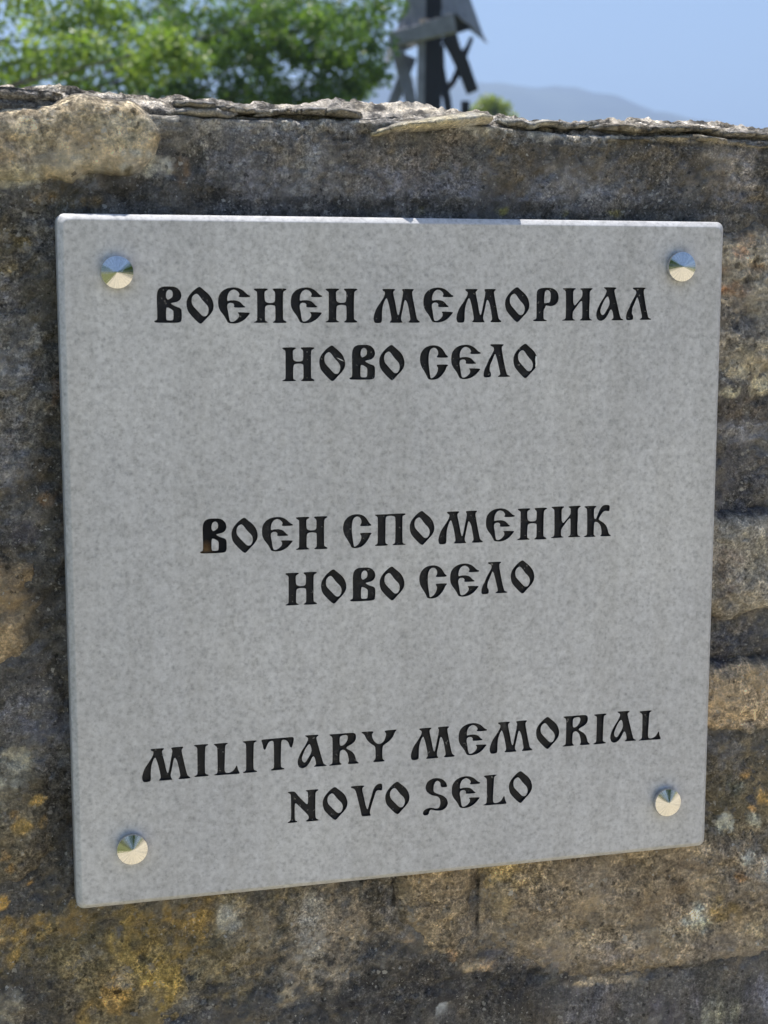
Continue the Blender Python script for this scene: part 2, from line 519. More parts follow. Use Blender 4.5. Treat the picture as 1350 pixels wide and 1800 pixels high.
BLOT = [
    (0.1205, 0.7458, 0.1415, 0.0489, (112, 98, 76), 0.85, 0.3, 0.6),
    (-0.1508, 0.7446, 0.0938, 0.0418, (96, 86, 62), 0.7, 0.24, 0.6),
    (-0.0506, 0.7369, 0.0419, 0.0352, (112, 101, 84), 0.7, 0.24, 0.6),
    (-0.0897, 1.2595, 0.0656, 0.0073, (125, 121, 114), 0.75, 0.24, 0.6),
    (-0.0514, 1.2549, 0.0247, 0.0061, (135, 131, 124), 0.6, 0.24, 0.6),
    (0.0842, 1.2575, 0.0418, 0.0077, (140, 137, 130), 0.8, 0.24, 0.6),
    (0.1266, 1.2534, 0.0233, 0.0056, (130, 126, 118), 0.6, 0.24, 0.6),
    (-0.1307, 1.2583, 0.0203, 0.0066, (120, 115, 106), 0.7, 0.24, 0.6),
    (0.2182, 1.2539, 0.0489, 0.0051, (120, 112, 98), 0.6, 0.24, 0.6),
    (-0.1275, 1.2485, 0.0203, 0.0099, (92, 88, 82), 0.6, 0.24, 0.6),
    (-0.097, 1.2276, 0.0242, 0.0234, (100, 98, 100), 0.6, 0.24, 0.6),
    (-0.0568, 1.2386, 0.0194, 0.0236, (106, 104, 103), 0.6, 0.24, 0.6),
    (0.0007, 1.2193, 0.0256, 0.019, (104, 102, 108), 0.7, 0.24, 0.6),
    (0.0245, 1.2353, 0.0222, 0.0155, (88, 80, 72), 0.6, 0.24, 0.6),
    (0.0469, 1.2201, 0.0225, 0.014, (98, 97, 102), 0.6, 0.24, 0.6),
    (0.1077, 1.2247, 0.0309, 0.0142, (104, 101, 100), 0.7, 0.24, 0.6),
    (0.1118, 1.2123, 0.0427, 0.0089, (96, 95, 98), 0.6, 0.24, 0.6),
    (0.2271, 1.2342, 0.0164, 0.0219, (108, 102, 98), 0.7, 0.24, 0.6),
    (0.2067, 1.2338, 0.0163, 0.0181, (98, 92, 84), 0.5, 0.24, 0.6),
    (0.0731, 1.2381, 0.0189, 0.0175, (78, 70, 58), 0.7, 0.24, 0.6),
    (0.1544, 1.2363, 0.0435, 0.0143, (76, 69, 58), 0.7, 0.24, 0.6),
    (-0.0301, 1.246, 0.0286, 0.0102, (72, 66, 57), 0.6, 0.24, 0.6),
    (-0.0229, 1.2291, 0.018, 0.0205, (84, 80, 76), 0.5, 0.24, 0.6),
    (-0.0795, 1.2447, 0.0209, 0.01, (80, 75, 68), 0.5, 0.24, 0.6),
    (-0.1585, 1.2115, 0.0603, 0.0086, (62, 57, 49), 0.7, 0.24, 0.6),
    (-0.1983, 1.2109, 0.0229, 0.0052, (78, 68, 50), 0.6, 0.24, 0.6),
    (-0.2162, 1.2083, 0.0065, 0.0029, (104, 84, 50), 0.7, 0.24, 0.6),
    (-0.1885, 1.2088, 0.0059, 0.0026, (98, 80, 48), 0.7, 0.24, 0.6),
    (-0.0374, 1.2077, 0.0932, 0.0062, (58, 56, 54), 0.8, 0.24, 0.6),
    (0.0849, 1.2073, 0.1149, 0.0057, (60, 57, 52), 0.7, 0.24, 0.6),
    (0.0659, 1.206, 0.0038, 0.0028, (104, 98, 40), 0.8, 0.24, 0.6),
    (0.1081, 1.2055, 0.0035, 0.0021, (96, 90, 40), 0.7, 0.24, 0.6),
    (0.1425, 1.2052, 0.0051, 0.0022, (96, 88, 42), 0.7, 0.24, 0.6),
    (0.0135, 1.2049, 0.0033, 0.0021, (90, 84, 42), 0.6, 0.24, 0.6),
    (-0.1347, 1.2269, 0.0054, 0.0099, (110, 86, 56), 0.5, 0.24, 0.6),
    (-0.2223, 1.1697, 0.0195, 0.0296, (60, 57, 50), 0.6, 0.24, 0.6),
    (-0.2387, 1.1827, 0.0058, 0.0228, (96, 86, 62), 0.7, 0.24, 0.6),
    (-0.229, 1.1821, 0.0045, 0.0039, (104, 90, 52), 0.7, 0.24, 0.6),
    (-0.2385, 1.1499, 0.009, 0.0132, (98, 98, 104), 0.75, 0.24, 0.6),
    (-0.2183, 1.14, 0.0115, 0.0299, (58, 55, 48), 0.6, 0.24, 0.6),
    (-0.2355, 1.1135, 0.0146, 0.0073, (96, 96, 100), 0.75, 0.24, 0.6),
    (-0.2345, 1.0934, 0.0131, 0.0134, (82, 80, 78), 0.6, 0.24, 0.6),
    (-0.2124, 1.0964, 0.0023, 0.0094, (116, 84, 50), 0.7, 0.24, 0.6),
    (-0.2321, 1.0664, 0.0131, 0.0203, (96, 95, 94), 0.5, 0.24, 0.6),
    (-0.2351, 1.1268, 0.013, 0.0166, (98, 97, 97), 0.5, 0.24, 0.6),
    (-0.2389, 1.0598, 0.0131, 0.0169, (100, 98, 100), 0.75, 0.24, 0.6),
    (-0.2182, 1.0346, 0.0053, 0.0048, (112, 82, 46), 0.8, 0.24, 0.6),
    (-0.2318, 1.0238, 0.0132, 0.0103, (84, 81, 78), 0.6, 0.24, 0.6),
    (-0.2388, 1.012, 0.0132, 0.0069, (64, 62, 66), 0.7, 0.24, 0.6),
    (-0.2138, 1.0727, 0.0053, 0.0747, (52, 50, 46), 0.6, 0.24, 0.6),  # shade along the plaque's left edge, painted into the tone
    (-0.2167, 0.9377, 0.0068, 0.0706, (54, 51, 46), 0.65, 0.24, 0.6),  # lower part of that painted edge shade
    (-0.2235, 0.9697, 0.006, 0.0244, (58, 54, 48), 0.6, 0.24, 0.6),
    (-0.2358, 0.9017, 0.0202, 0.016, (94, 93, 97), 0.8, 0.24, 0.6),
    (-0.2208, 0.8917, 0.0085, 0.0143, (72, 71, 75), 0.7, 0.24, 0.6),
    (-0.2453, 0.8685, 0.0118, 0.01, (122, 117, 100), 0.7, 0.24, 0.6),
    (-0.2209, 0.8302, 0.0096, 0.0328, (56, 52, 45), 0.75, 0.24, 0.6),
    (-0.2311, 0.8464, 0.0054, 0.0036, (150, 120, 46), 0.9, 0.24, 0.6),
    (-0.2414, 0.8321, 0.0058, 0.0047, (152, 122, 46), 0.9, 0.24, 0.6),
    (-0.2288, 0.832, 0.0041, 0.004, (146, 116, 48), 0.85, 0.24, 0.6),
    (-0.2441, 0.8414, 0.0027, 0.0029, (146, 112, 50), 0.8, 0.24, 0.6),
    (-0.2508, 0.8149, 0.0027, 0.0036, (150, 114, 50), 0.85, 0.24, 0.6),
    (-0.248, 0.8055, 0.0024, 0.0022, (146, 112, 46), 0.8, 0.24, 0.6),
    (-0.2358, 0.7932, 0.0021, 0.0018, (142, 108, 46), 0.7, 0.24, 0.6),
    (-0.2536, 0.7822, 0.0047, 0.0044, (146, 112, 34), 0.85, 0.24, 0.6),
    (-0.2299, 0.8165, 0.0068, 0.0109, (84, 74, 54), 0.5, 0.24, 0.6),
    (-0.2041, 0.7488, 0.042, 0.0337, (92, 80, 48), 0.65, 0.24, 0.6),
    (-0.1726, 0.7357, 0.0161, 0.0284, (128, 106, 38), 0.75, 0.24, 0.6),
    (-0.1872, 0.7185, 0.0106, 0.0152, (140, 108, 36), 0.7, 0.24, 0.6),
    (-0.235, 0.7654, 0.0124, 0.0081, (138, 110, 44), 0.6, 0.24, 0.6),
    (-0.249, 0.7559, 0.0085, 0.0148, (130, 104, 40), 0.6, 0.24, 0.6),
    (-0.1506, 0.7521, 0.0252, 0.019, (108, 88, 38), 0.65, 0.24, 0.6),
    (-0.1585, 0.7225, 0.0126, 0.0172, (132, 108, 32), 0.7, 0.24, 0.6),
    (-0.1323, 0.7615, 0.0131, 0.0152, (118, 94, 36), 0.6, 0.24, 0.6),
    (-0.2107, 0.7664, 0.0104, 0.0074, (120, 98, 50), 0.5, 0.24, 0.6),
    (-0.1845, 0.756, 0.0064, 0.0075, (132, 110, 44), 0.6, 0.24, 0.6),
    (-0.2053, 0.7055, 0.0077, 0.0114, (132, 106, 40), 0.6, 0.24, 0.6),
    (-0.2365, 0.7171, 0.0242, 0.0169, (60, 56, 50), 0.75, 0.24, 0.6),
    (-0.2486, 0.7149, 0.0096, 0.0112, (112, 106, 92), 0.6, 0.24, 0.6),
    (-0.1989, 0.7464, 0.0056, 0.0053, (128, 122, 108), 0.55, 0.24, 0.6),
    (-0.1817, 0.7273, 0.0043, 0.0053, (134, 130, 118), 0.5, 0.24, 0.6),
    (-0.1406, 0.7049, 0.0088, 0.0096, (100, 98, 94), 0.5, 0.24, 0.6),
    (-0.1695, 0.7105, 0.0072, 0.0096, (104, 96, 80), 0.5, 0.24, 0.6),
    (-0.1122, 0.7585, 0.0077, 0.0077, (202, 200, 190), 0.95, 0.2, 0.35),
    (-0.1122, 0.7585, 0.011, 0.0115, (120, 112, 92), 0.4, 0.24, 0.6),
    (-0.0601, 0.7458, 0.0099, 0.0272, (132, 126, 116), 0.7, 0.24, 0.6),
    (-0.045, 0.7118, 0.0146, 0.0103, (168, 152, 126), 0.7, 0.3, 0.6),
    (-0.0756, 0.7014, 0.0083, 0.0063, (166, 150, 120), 0.75, 0.3, 0.6),
    (-0.0391, 0.7473, 0.0192, 0.0196, (120, 106, 86), 0.5, 0.24, 0.6),
    (-0.0995, 0.7386, 0.0149, 0.0232, (112, 100, 78), 0.6, 0.24, 0.6),
    (-0.0888, 0.6945, 0.015, 0.0133, (70, 67, 64), 0.75, 0.24, 0.6),
    (-0.016, 0.7565, 0.0054, 0.0157, (62, 58, 50), 0.7, 0.24, 0.6),
    (-0.0237, 0.714, 0.0349, 0.0198, (56, 54, 52), 0.65, 0.24, 0.6),
    (-0.047, 0.6852, 0.0462, 0.0159, (60, 58, 56), 0.6, 0.24, 0.6),
    (0.0315, 0.6913, 0.0761, 0.0243, (50, 48, 48), 0.85, 0.24, 0.6),
    (-0.0003, 0.7152, 0.0196, 0.0199, (54, 52, 50), 0.6, 0.24, 0.6),
    (0.105, 0.6801, 0.025, 0.0107, (58, 56, 56), 0.7, 0.24, 0.6),
    (0.1389, 0.6675, 0.0297, 0.0167, (86, 83, 85), 0.75, 0.24, 0.6),
    (0.1993, 0.6577, 0.0263, 0.0128, (82, 78, 82), 0.6, 0.24, 0.6),
    (0.268, 0.6597, 0.0181, 0.0173, (88, 87, 94), 0.75, 0.24, 0.6),
    (0.2347, 0.6532, 0.0134, 0.0086, (120, 118, 98), 0.5, 0.24, 0.6),
    (0.0515, 0.707, 0.0105, 0.0036, (176, 152, 112), 0.8, 0.3, 0.6),
    (0.0636, 0.7048, 0.0081, 0.0033, (168, 140, 102), 0.7, 0.3, 0.6),
    (0.0075, 0.731, 0.0055, 0.0032, (160, 130, 84), 0.7, 0.3, 0.6),
    (0.0373, 0.7164, 0.0032, 0.004, (160, 122, 78), 0.7, 0.3, 0.6),
    (0.147, 0.6844, 0.0298, 0.0025, (150, 134, 108), 0.6, 0.4, 0.6),
    (0.0296, 0.6785, 0.004, 0.0032, (160, 164, 166), 0.8, 0.3, 0.6),
    (0.2371, 1.0744, 0.0211, 0.0138, (74, 67, 60), 0.8, 0.24, 0.6),
    (0.2419, 1.0581, 0.0191, 0.0085, (104, 103, 106), 0.7, 0.24, 0.6),
    (0.2387, 1.0312, 0.0255, 0.0213, (72, 70, 71), 0.8, 0.24, 0.6),
    (0.2395, 1.0079, 0.0256, 0.0047, (58, 57, 61), 0.8, 0.24, 0.6),
    (0.2428, 0.9178, 0.0303, 0.0136, (64, 64, 68), 0.9, 0.24, 0.6),
    (0.2293, 0.9098, 0.006, 0.0104, (56, 54, 58), 0.8, 0.24, 0.6),
    (0.2287, 0.9535, 0.006, 0.0158, (78, 66, 58), 0.6, 0.24, 0.6),
    (0.2584, 0.8513, 0.0176, 0.0082, (66, 64, 56), 0.7, 0.24, 0.6),
    (0.2416, 0.8322, 0.0262, 0.0205, (84, 76, 60), 0.7, 0.24, 0.6),
    (0.0543, 0.7489, 0.0016, 0.0264, (34, 31, 27), 0.95, 0.4, 0.5),
    (0.0533, 0.773, 0.0012, 0.0159, (40, 36, 30), 0.8, 0.4, 0.4),
    (0.2439, 1.0058, 0.0299, 0.002, (46, 45, 48), 0.45, 0.4, 0.5),
    (0.2498, 0.905, 0.0304, 0.002, (50, 49, 54), 0.5, 0.4, 0.5),
    (0.2452, 0.8523, 0.0262, 0.0024, (56, 53, 48), 0.5, 0.24, 0.6),
    (-0.2408, 1.0042, 0.0198, 0.0017, (50, 47, 44), 0.7, 0.24, 0.6),
    (-0.2367, 0.9241, 0.0167, 0.0021, (52, 50, 50), 0.6, 0.24, 0.6),
    (-0.0043, 0.7671, 0.0019, 0.0236, (50, 46, 40), 0.7, 0.24, 0.6),
    (0.0273, 0.7239, 0.0159, 0.002, (48, 46, 44), 0.7, 0.24, 0.6),
    (0.0821, 0.6964, 0.0247, 0.002, (46, 45, 45), 0.8, 0.24, 0.6),
    (0.1984, 0.6874, 0.048, 0.0021, (52, 50, 50), 0.6, 0.24, 0.6),
    (-0.0654, 1.2618, 0.0315, 0.0013, (60, 57, 52), 0.6, 0.24, 0.6),
    (0.158, 1.2506, 0.0593, 0.0014, (64, 58, 46), 0.6, 0.24, 0.6),
    (0.2293, 1.1716, 0.0033, 0.003, (40, 38, 36), 0.7, 0.24, 0.6),
    (0.2402, 1.1605, 0.0038, 0.0045, (44, 42, 40), 0.7, 0.24, 0.6),
    (0.2285, 1.1381, 0.0033, 0.0045, (46, 44, 42), 0.7, 0.24, 0.6),
    (0.2478, 1.1267, 0.0042, 0.003, (44, 42, 38), 0.7, 0.24, 0.6),
    (0.2354, 1.1192, 0.005, 0.003, (50, 48, 44), 0.6, 0.24, 0.6),
    (0.2435, 1.1829, 0.0038, 0.0033, (50, 48, 46), 0.6, 0.24, 0.6),
    (0.253, 1.153, 0.0029, 0.0053, (48, 46, 44), 0.6, 0.24, 0.6),
    (-0.2199, 1.2477, 0.0193, 0.0096, (158, 142, 108), 0.6, 0.24, 0.6),
    (-0.1742, 1.2505, 0.0198, 0.0098, (164, 151, 120), 0.55, 0.24, 0.6),
    (-0.1581, 1.2297, 0.0167, 0.0072, (166, 162, 150), 0.7, 0.24, 0.6),
    (-0.201, 1.2288, 0.0196, 0.0065, (164, 156, 136), 0.5, 0.24, 0.6),
    (-0.2303, 1.2217, 0.0128, 0.0065, (156, 148, 126), 0.5, 0.24, 0.6),
    (-0.194, 1.2451, 0.0131, 0.0065, (140, 118, 82), 0.45, 0.24, 0.6),
    (-0.2362, 1.2376, 0.0096, 0.0096, (150, 128, 92), 0.5, 0.24, 0.6),
    (-0.1665, 1.2262, 0.0027, 0.0033, (90, 82, 60), 0.7, 0.24, 0.6),
    (-0.191, 1.2355, 0.0033, 0.002, (120, 108, 80), 0.5, 0.24, 0.6),
    (-0.2323, 1.2582, 0.0191, 0.0019, (150, 128, 92), 0.4, 0.24, 0.6),
    (-0.1806, 1.2597, 0.023, 0.0026, (160, 138, 100), 0.5, 0.24, 0.6),
    (-0.2109, 1.2253, 0.0065, 0.0052, (134, 118, 90), 0.4, 0.24, 0.6),
    (0.237, 1.1902, 0.0058, 0.0052, (178, 150, 116), 0.7, 0.24, 0.6),
    (0.2332, 1.1809, 0.0058, 0.0037, (166, 128, 90), 0.7, 0.24, 0.6),
    (0.2299, 1.1567, 0.0083, 0.0052, (138, 96, 62), 0.6, 0.24, 0.6),
    (0.2231, 1.1716, 0.0058, 0.003, (132, 100, 70), 0.6, 0.24, 0.6),
    (0.2418, 1.1717, 0.0084, 0.003, (140, 110, 76), 0.6, 0.24, 0.6),
    (0.2512, 1.1455, 0.0126, 0.0226, (112, 108, 100), 0.5, 0.24, 0.6),
    (0.24, 1.1078, 0.0168, 0.0114, (140, 130, 108), 0.6, 0.24, 0.6),
    (0.2512, 1.0924, 0.0085, 0.0061, (200, 190, 160), 0.8, 0.3, 0.6),
    (0.236, 1.1022, 0.0042, 0.0034, (196, 186, 156), 0.7, 0.3, 0.6),
    (0.229, 1.089, 0.0067, 0.0038, (168, 160, 132), 0.7, 0.24, 0.6),
    (0.2347, 1.138, 0.0125, 0.0113, (84, 82, 82), 0.6, 0.24, 0.6),
    (0.2399, 0.9962, 0.0214, 0.0098, (128, 122, 110), 0.6, 0.24, 0.6),
    (0.2344, 0.9729, 0.0171, 0.0118, (104, 92, 80), 0.5, 0.24, 0.6),
    (0.2537, 0.972, 0.013, 0.0158, (112, 106, 92), 0.5, 0.24, 0.6),
    (0.2418, 0.9449, 0.0172, 0.0072, (122, 112, 94), 0.5, 0.24, 0.6),
    (0.2526, 0.8883, 0.0175, 0.0101, (178, 150, 106), 0.6, 0.24, 0.6),
    (0.2401, 0.873, 0.0174, 0.0101, (140, 120, 90), 0.5, 0.24, 0.6),
    (0.2577, 0.8677, 0.011, 0.0081, (166, 142, 102), 0.5, 0.24, 0.6),
    (0.0231, 0.7721, 0.0197, 0.0197, (112, 96, 72), 0.5, 0.24, 0.6),
    (0.067, 0.7676, 0.0121, 0.024, (130, 112, 72), 0.55, 0.24, 0.6),
    (0.0811, 0.7701, 0.0163, 0.012, (138, 116, 66), 0.4, 0.24, 0.6),
    (0.1204, 0.754, 0.0374, 0.0244, (120, 104, 82), 0.4, 0.24, 0.6),
    (0.141, 0.764, 0.0252, 0.0163, (112, 100, 84), 0.5, 0.24, 0.6),
    (0.1881, 0.7469, 0.0301, 0.0248, (104, 88, 66), 0.5, 0.24, 0.6),
    (0.1252, 0.7208, 0.0293, 0.0123, (130, 116, 94), 0.5, 0.24, 0.6),
    (0.1046, 0.7068, 0.0166, 0.009, (96, 88, 84), 0.6, 0.24, 0.6),
    (0.1634, 0.7082, 0.0257, 0.01, (112, 104, 100), 0.5, 0.24, 0.6),
    (0.1977, 0.7126, 0.0348, 0.0084, (126, 116, 96), 0.4, 0.24, 0.6),
    (0.0392, 0.7306, 0.0064, 0.012, (76, 66, 52), 0.6, 0.24, 0.6),
    (0.0676, 0.7112, 0.0163, 0.0057, (86, 82, 82), 0.7, 0.24, 0.6),
    (-0.0004, 0.747, 0.0047, 0.0119, (72, 64, 50), 0.6, 0.24, 0.6),
    (0.051, 0.7613, 0.0024, 0.0239, (70, 60, 46), 0.5, 0.24, 0.6),
    (0.2341, 0.796, 0.0175, 0.0165, (76, 70, 52), 0.5, 0.24, 0.6),
    (0.2507, 0.8233, 0.0053, 0.0041, (170, 130, 56), 0.6, 0.24, 0.6),
    (0.2645, 0.8056, 0.0062, 0.0058, (160, 124, 50), 0.6, 0.24, 0.6),
    (0.256, 0.7981, 0.0027, 0.0025, (184, 140, 70), 0.7, 0.24, 0.6),
    (0.2422, 0.8158, 0.0088, 0.0082, (70, 72, 62), 0.5, 0.24, 0.6),
    (0.2352, 0.7897, 0.0061, 0.0066, (150, 150, 136), 0.7, 0.3, 0.6),
    (0.2572, 0.7897, 0.0071, 0.005, (144, 144, 128), 0.6, 0.3, 0.6),
    (0.2529, 0.7631, 0.0071, 0.0042, (150, 154, 146), 0.7, 0.3, 0.6),
    (0.2126, 0.7235, 0.0079, 0.0067, (168, 170, 156), 0.75, 0.3, 0.6),
    (0.2171, 0.7167, 0.007, 0.0042, (150, 154, 140), 0.6, 0.3, 0.6),
    (0.2472, 0.7511, 0.004, 0.0025, (198, 140, 54), 0.85, 0.3, 0.6),
    (0.2675, 0.7532, 0.0063, 0.0067, (176, 166, 146), 0.7, 0.3, 0.6),
    (0.2365, 0.7292, 0.0115, 0.0084, (128, 106, 52), 0.5, 0.24, 0.6),
    (0.2637, 0.7136, 0.0135, 0.0128, (132, 118, 86), 0.4, 0.24, 0.6),
]
# every stain: x, z, radius x, radius z, colour, opacity, softness, ragged

def tone(x, z, base, blots=BLOT, seed=3):
    """albedo of the weathered surface at (x, z): base tone, then the stains and painted edge shade."""
    n = len(x)
    P = np.stack([x, z, np.zeros(n)], 1)
    wx = (fbm(P * 28, 4, 21) - 0.5) * 0.030 + (fbm(P * 150, 3, 31) - 0.5) * 0.010
    wz = (fbm(P * 28, 4, 41) - 0.5) * 0.030 + (fbm(P * 150, 3, 51) - 0.5) * 0.010
    rag = fbm(P * 75, 4, 61) - 0.5
    rag2 = fbm(P * 260, 3, 71) - 0.5
    spk = sstep(0.30, 0.70, fbm(P * 190, 4, 75))
    c = np.tile(alb(base), (n, 1)) if np.ndim(base) == 1 else base.copy()
    big = fbm(P * 14, 4, 81 + seed)
    mid = fbm(P * 55, 4, 91 + seed)
    c = c * (0.70 + 0.60 * big)[:, None]
    vio = sstep(0.50, 0.68, fbm(P * 22, 4, 101 + seed))[:, None]
    c = c * (1 - 0.5 * vio) + 0.5 * vio * alb((90, 88, 88)) * 0.9
    och = sstep(0.60, 0.72, fbm(P * 45, 4, 111 + seed))[:, None]
    c = c * (1 - 0.22 * och) + 0.22 * och * alb((112, 94, 62))
    for bx, bz, rx, rz, col, op, soft, rg in blots:
        k = min(1.0, min(rx, rz) / 0.03)
        d = np.sqrt(((x + wx * k - bx) / rx) ** 2 + ((z + wz * k - bz) / rz) ** 2)
        d = d + rg * (rag * 1.6 + rag2 * 1.5)
        a = (np.clip(op * sstep(1 + soft, 1 - soft, d) * (0.30 + 1.3 * spk), 0, 1))[:, None]
        c = c * (1 - a) + a * alb(col)
    fl = fbm(P * 420, 2, 121)
    c = c * (0.62 + 0.76 * mid)[:, None] * (0.75 + 0.5 * fl)[:, None]
    c = c / np.maximum(1.0, c.max(1) / 0.68)[:, None]     # pale stone stays below 0.68, hue kept
    return np.clip(np.concatenate([c, np.ones((n, 1))], 1), 0.004, 0.85)

def relief(P, seed=0):
    """surface unevenness in metres"""
    h = (fbm(P * 9, 3, seed) - 0.5) * 0.010
    h += (fbm(P * 42, 4, seed + 5) - 0.5) * 0.0075
    r = 1 - np.abs(fbm(P * 130, 3, seed + 9) - 0.5) * 2
    h += (r - 0.8) * 0.0022
    h += (fbm(P * 330, 3, seed + 13) - 0.5) * 0.0030
    h -= sstep(0.60, 0.75, fbm(P * 95, 3, seed + 19)) * 0.0022
    return h

def wall_body():
    fx = 0.0015
    xf = np.arange(-0.335, 0.315, fx)
    xc1 = -0.335 - np.cumsum(np.geomspace(0.002, 0.06, 60))[::-1]
    xc2 = 0.315 + np.cumsum(np.geomspace(0.002, 0.06, 60))
    xs = np.concatenate([xc1, xf, xc2])
    ctop = crest(xs)
    # profile: (y, dz from crest or absolute height)
    prof = []
    zlow = np.concatenate([[-0.05, 0.2, 0.4, 0.5], np.arange(0.54, 0.68, 0.012)])
    for z in zlow:
        prof.append(('abs', 0.0, z, (0, -1)))
    nf = 340
    for k in range(nf + 1):
        prof.append(('face', 0.0, k / nf, (0, -1)))
    for k in range(1, 9):                                # rounded lip
        a = k / 8 * R(62)
        prof.append(('lip', 0.010 * math.sin(a) * 0.9, 0.010 * (1 - math.cos(a)), (math.sin(a), -math.cos(a))))
    for k in range(1, 49):
        t = k / 48
        prof.append(('top', 0.009 + 0.085 * t ** 1.3, 0.0, (1, -0.15)))
    for y in (0.12, 0.16, 0.22, 0.30, 0.38):
        prof.append(('top', y, 0.0, (1, 0)))
    prof.append(('abs', 0.42, 0.9, (0, 1)))
    prof.append(('abs', 0.43, -0.05, (0, 1)))
    rows, nrm, rough = [], [], []
    for kind, y, z, n in prof:
        if kind == 'abs':
            zz = np.full_like(xs, z)
        elif kind == 'face':
            zz = 0.68 + (ctop - 0.0125 - 0.68) * z
        elif kind == 'lip':
            zz = ctop - 0.0125 + (0.010 * math.sin(math.acos(max(-1, min(1, 1 - z / 0.010)))) if z < 0.0101 else 0.01) * 0.55
        else:
            yy = y - 0.009
            zz = ctop - 0.0068 + 0.0068 * (1 - np.exp(-yy / 0.012)) - 0.02 * max(0, yy - 0.05)
        rows.append(np.stack([xs, np.full_like(xs, y), zz], 1))
        nrm.append(np.tile(np.array([0, n[1], n[0]], float) / np.hypot(*n), (len(xs), 1)))
        rough.append(np.full(len(xs), {'abs': 1.0, 'face': 1.0, 'lip': 0.8, 'top': 0.45}[kind]))
    V = np.concatenate(rows); N = np.concatenate(nrm); G = np.concatenate(rough)
    zc = np.concatenate([ctop for _ in prof])
    near = sstep(0.030, 0.0, zc - V[:, 2])               # the crest is the roughest
    G = G * (1 - 0.45 * near)
    h = relief(V, 3) * G
    crumbs = ((fbm(V * 190, 3, 77) - 0.5) * 0.0042 + (vnoise(V * 360, 79) - 0.5) * 0.0022 + (fbm(np.stack([V[:, 0] * 11, V[:, 1] * 60, (zc - V[:, 2]) * 190], 1), 4, 83) - 0.5) * 0.016) * near
    # grooves between the layers that run along the crest
    lay = np.abs(fbm(np.stack([V[:, 0] * 7, V[:, 1] * 40, (zc - V[:, 2]) * 120], 1), 3, 88) - 0.5)
    h = h + crumbs - 0.0045 * near * sstep(0.05, 0.0, lay)
    low = V[:, 2] < 0.5
    h[low] *= 0.7
    col = tone(V[:, 0], np.where(V[:, 1] > 0.003, zc, V[:, 2]) + V[:, 1] * 0.4, (68, 66, 63))
    cap = (sstep(0.016, 0.001, zc - V[:, 2]) * 0.75)[:, None]
    capc = alb((122, 114, 102)) * (0.10 + 1.9 * sstep(0.25, 0.75, fbm(V * 150, 4, 99)))[:, None]
    col[:, :3] = col[:, :3] * (1 - cap) + capc * cap
    V = V + N * h[:, None]
    n = len(xs)
    m = len(prof)
    i = np.arange(n - 1)
    j = np.arange(m - 1)
    a = (j[:, None] * n + i[None, :]).ravel()
    F = np.stack([a, a + 1, a + n + 1, a + n], 1)
    return mesh_np('stone_wall', V, F, col, smooth=True)

wall = link('stone_wall', wall_body(), M['mortar'])
tag(wall, 'weathered mortared stone wall with lichen stains carrying the grey plaque', 'wall')

def inside(P, poly):
    x, y = P[:, 0], P[:, 1]
    r = np.zeros(len(P), bool)
    n = len(poly)
    for k in range(n):
        x0, y0 = poly[k]; x1, y1 = poly[(k + 1) % n]
        c = ((y0 > y) != (y1 > y)) & (x < (x1 - x0) * (y - y0) / ((y1 - y0) if y1 != y0 else 1e-12) + x0)
        r ^= c
    return r

def edge_dist(P, poly):
    d = np.full(len(P), 9.0)
    n = len(poly)
    for k in range(n):
        a = np.array(poly[k]); b = np.array(poly[(k + 1) % n])
        ab = b - a
        t = np.clip(((P - a) @ ab) / max(ab @ ab, 1e-12), 0, 1)
        d = np.minimum(d, np.hypot(*(P - (a + t[:, None] * ab)).T))
    return d

def chaikin(p, it=1, q=0.25):
    p = np.asarray(p, float)
    for _ in range(it):
        nx = np.roll(p, -1, 0)
        p = np.stack([p * (1 - q) + nx * q, p * q + nx * (1 - q)], 1).reshape(-1, 2)
    return p

def resample(p, step):
    out_ = []
    n = len(p)
    for k in range(n):
        a, b = p[k], p[(k + 1) % n]
        m = max(1, int(np.hypot(*(b - a)) / step))
        for t in range(m):
            out_.append(a + (b - a) * t / m)
    return np.array(out_)

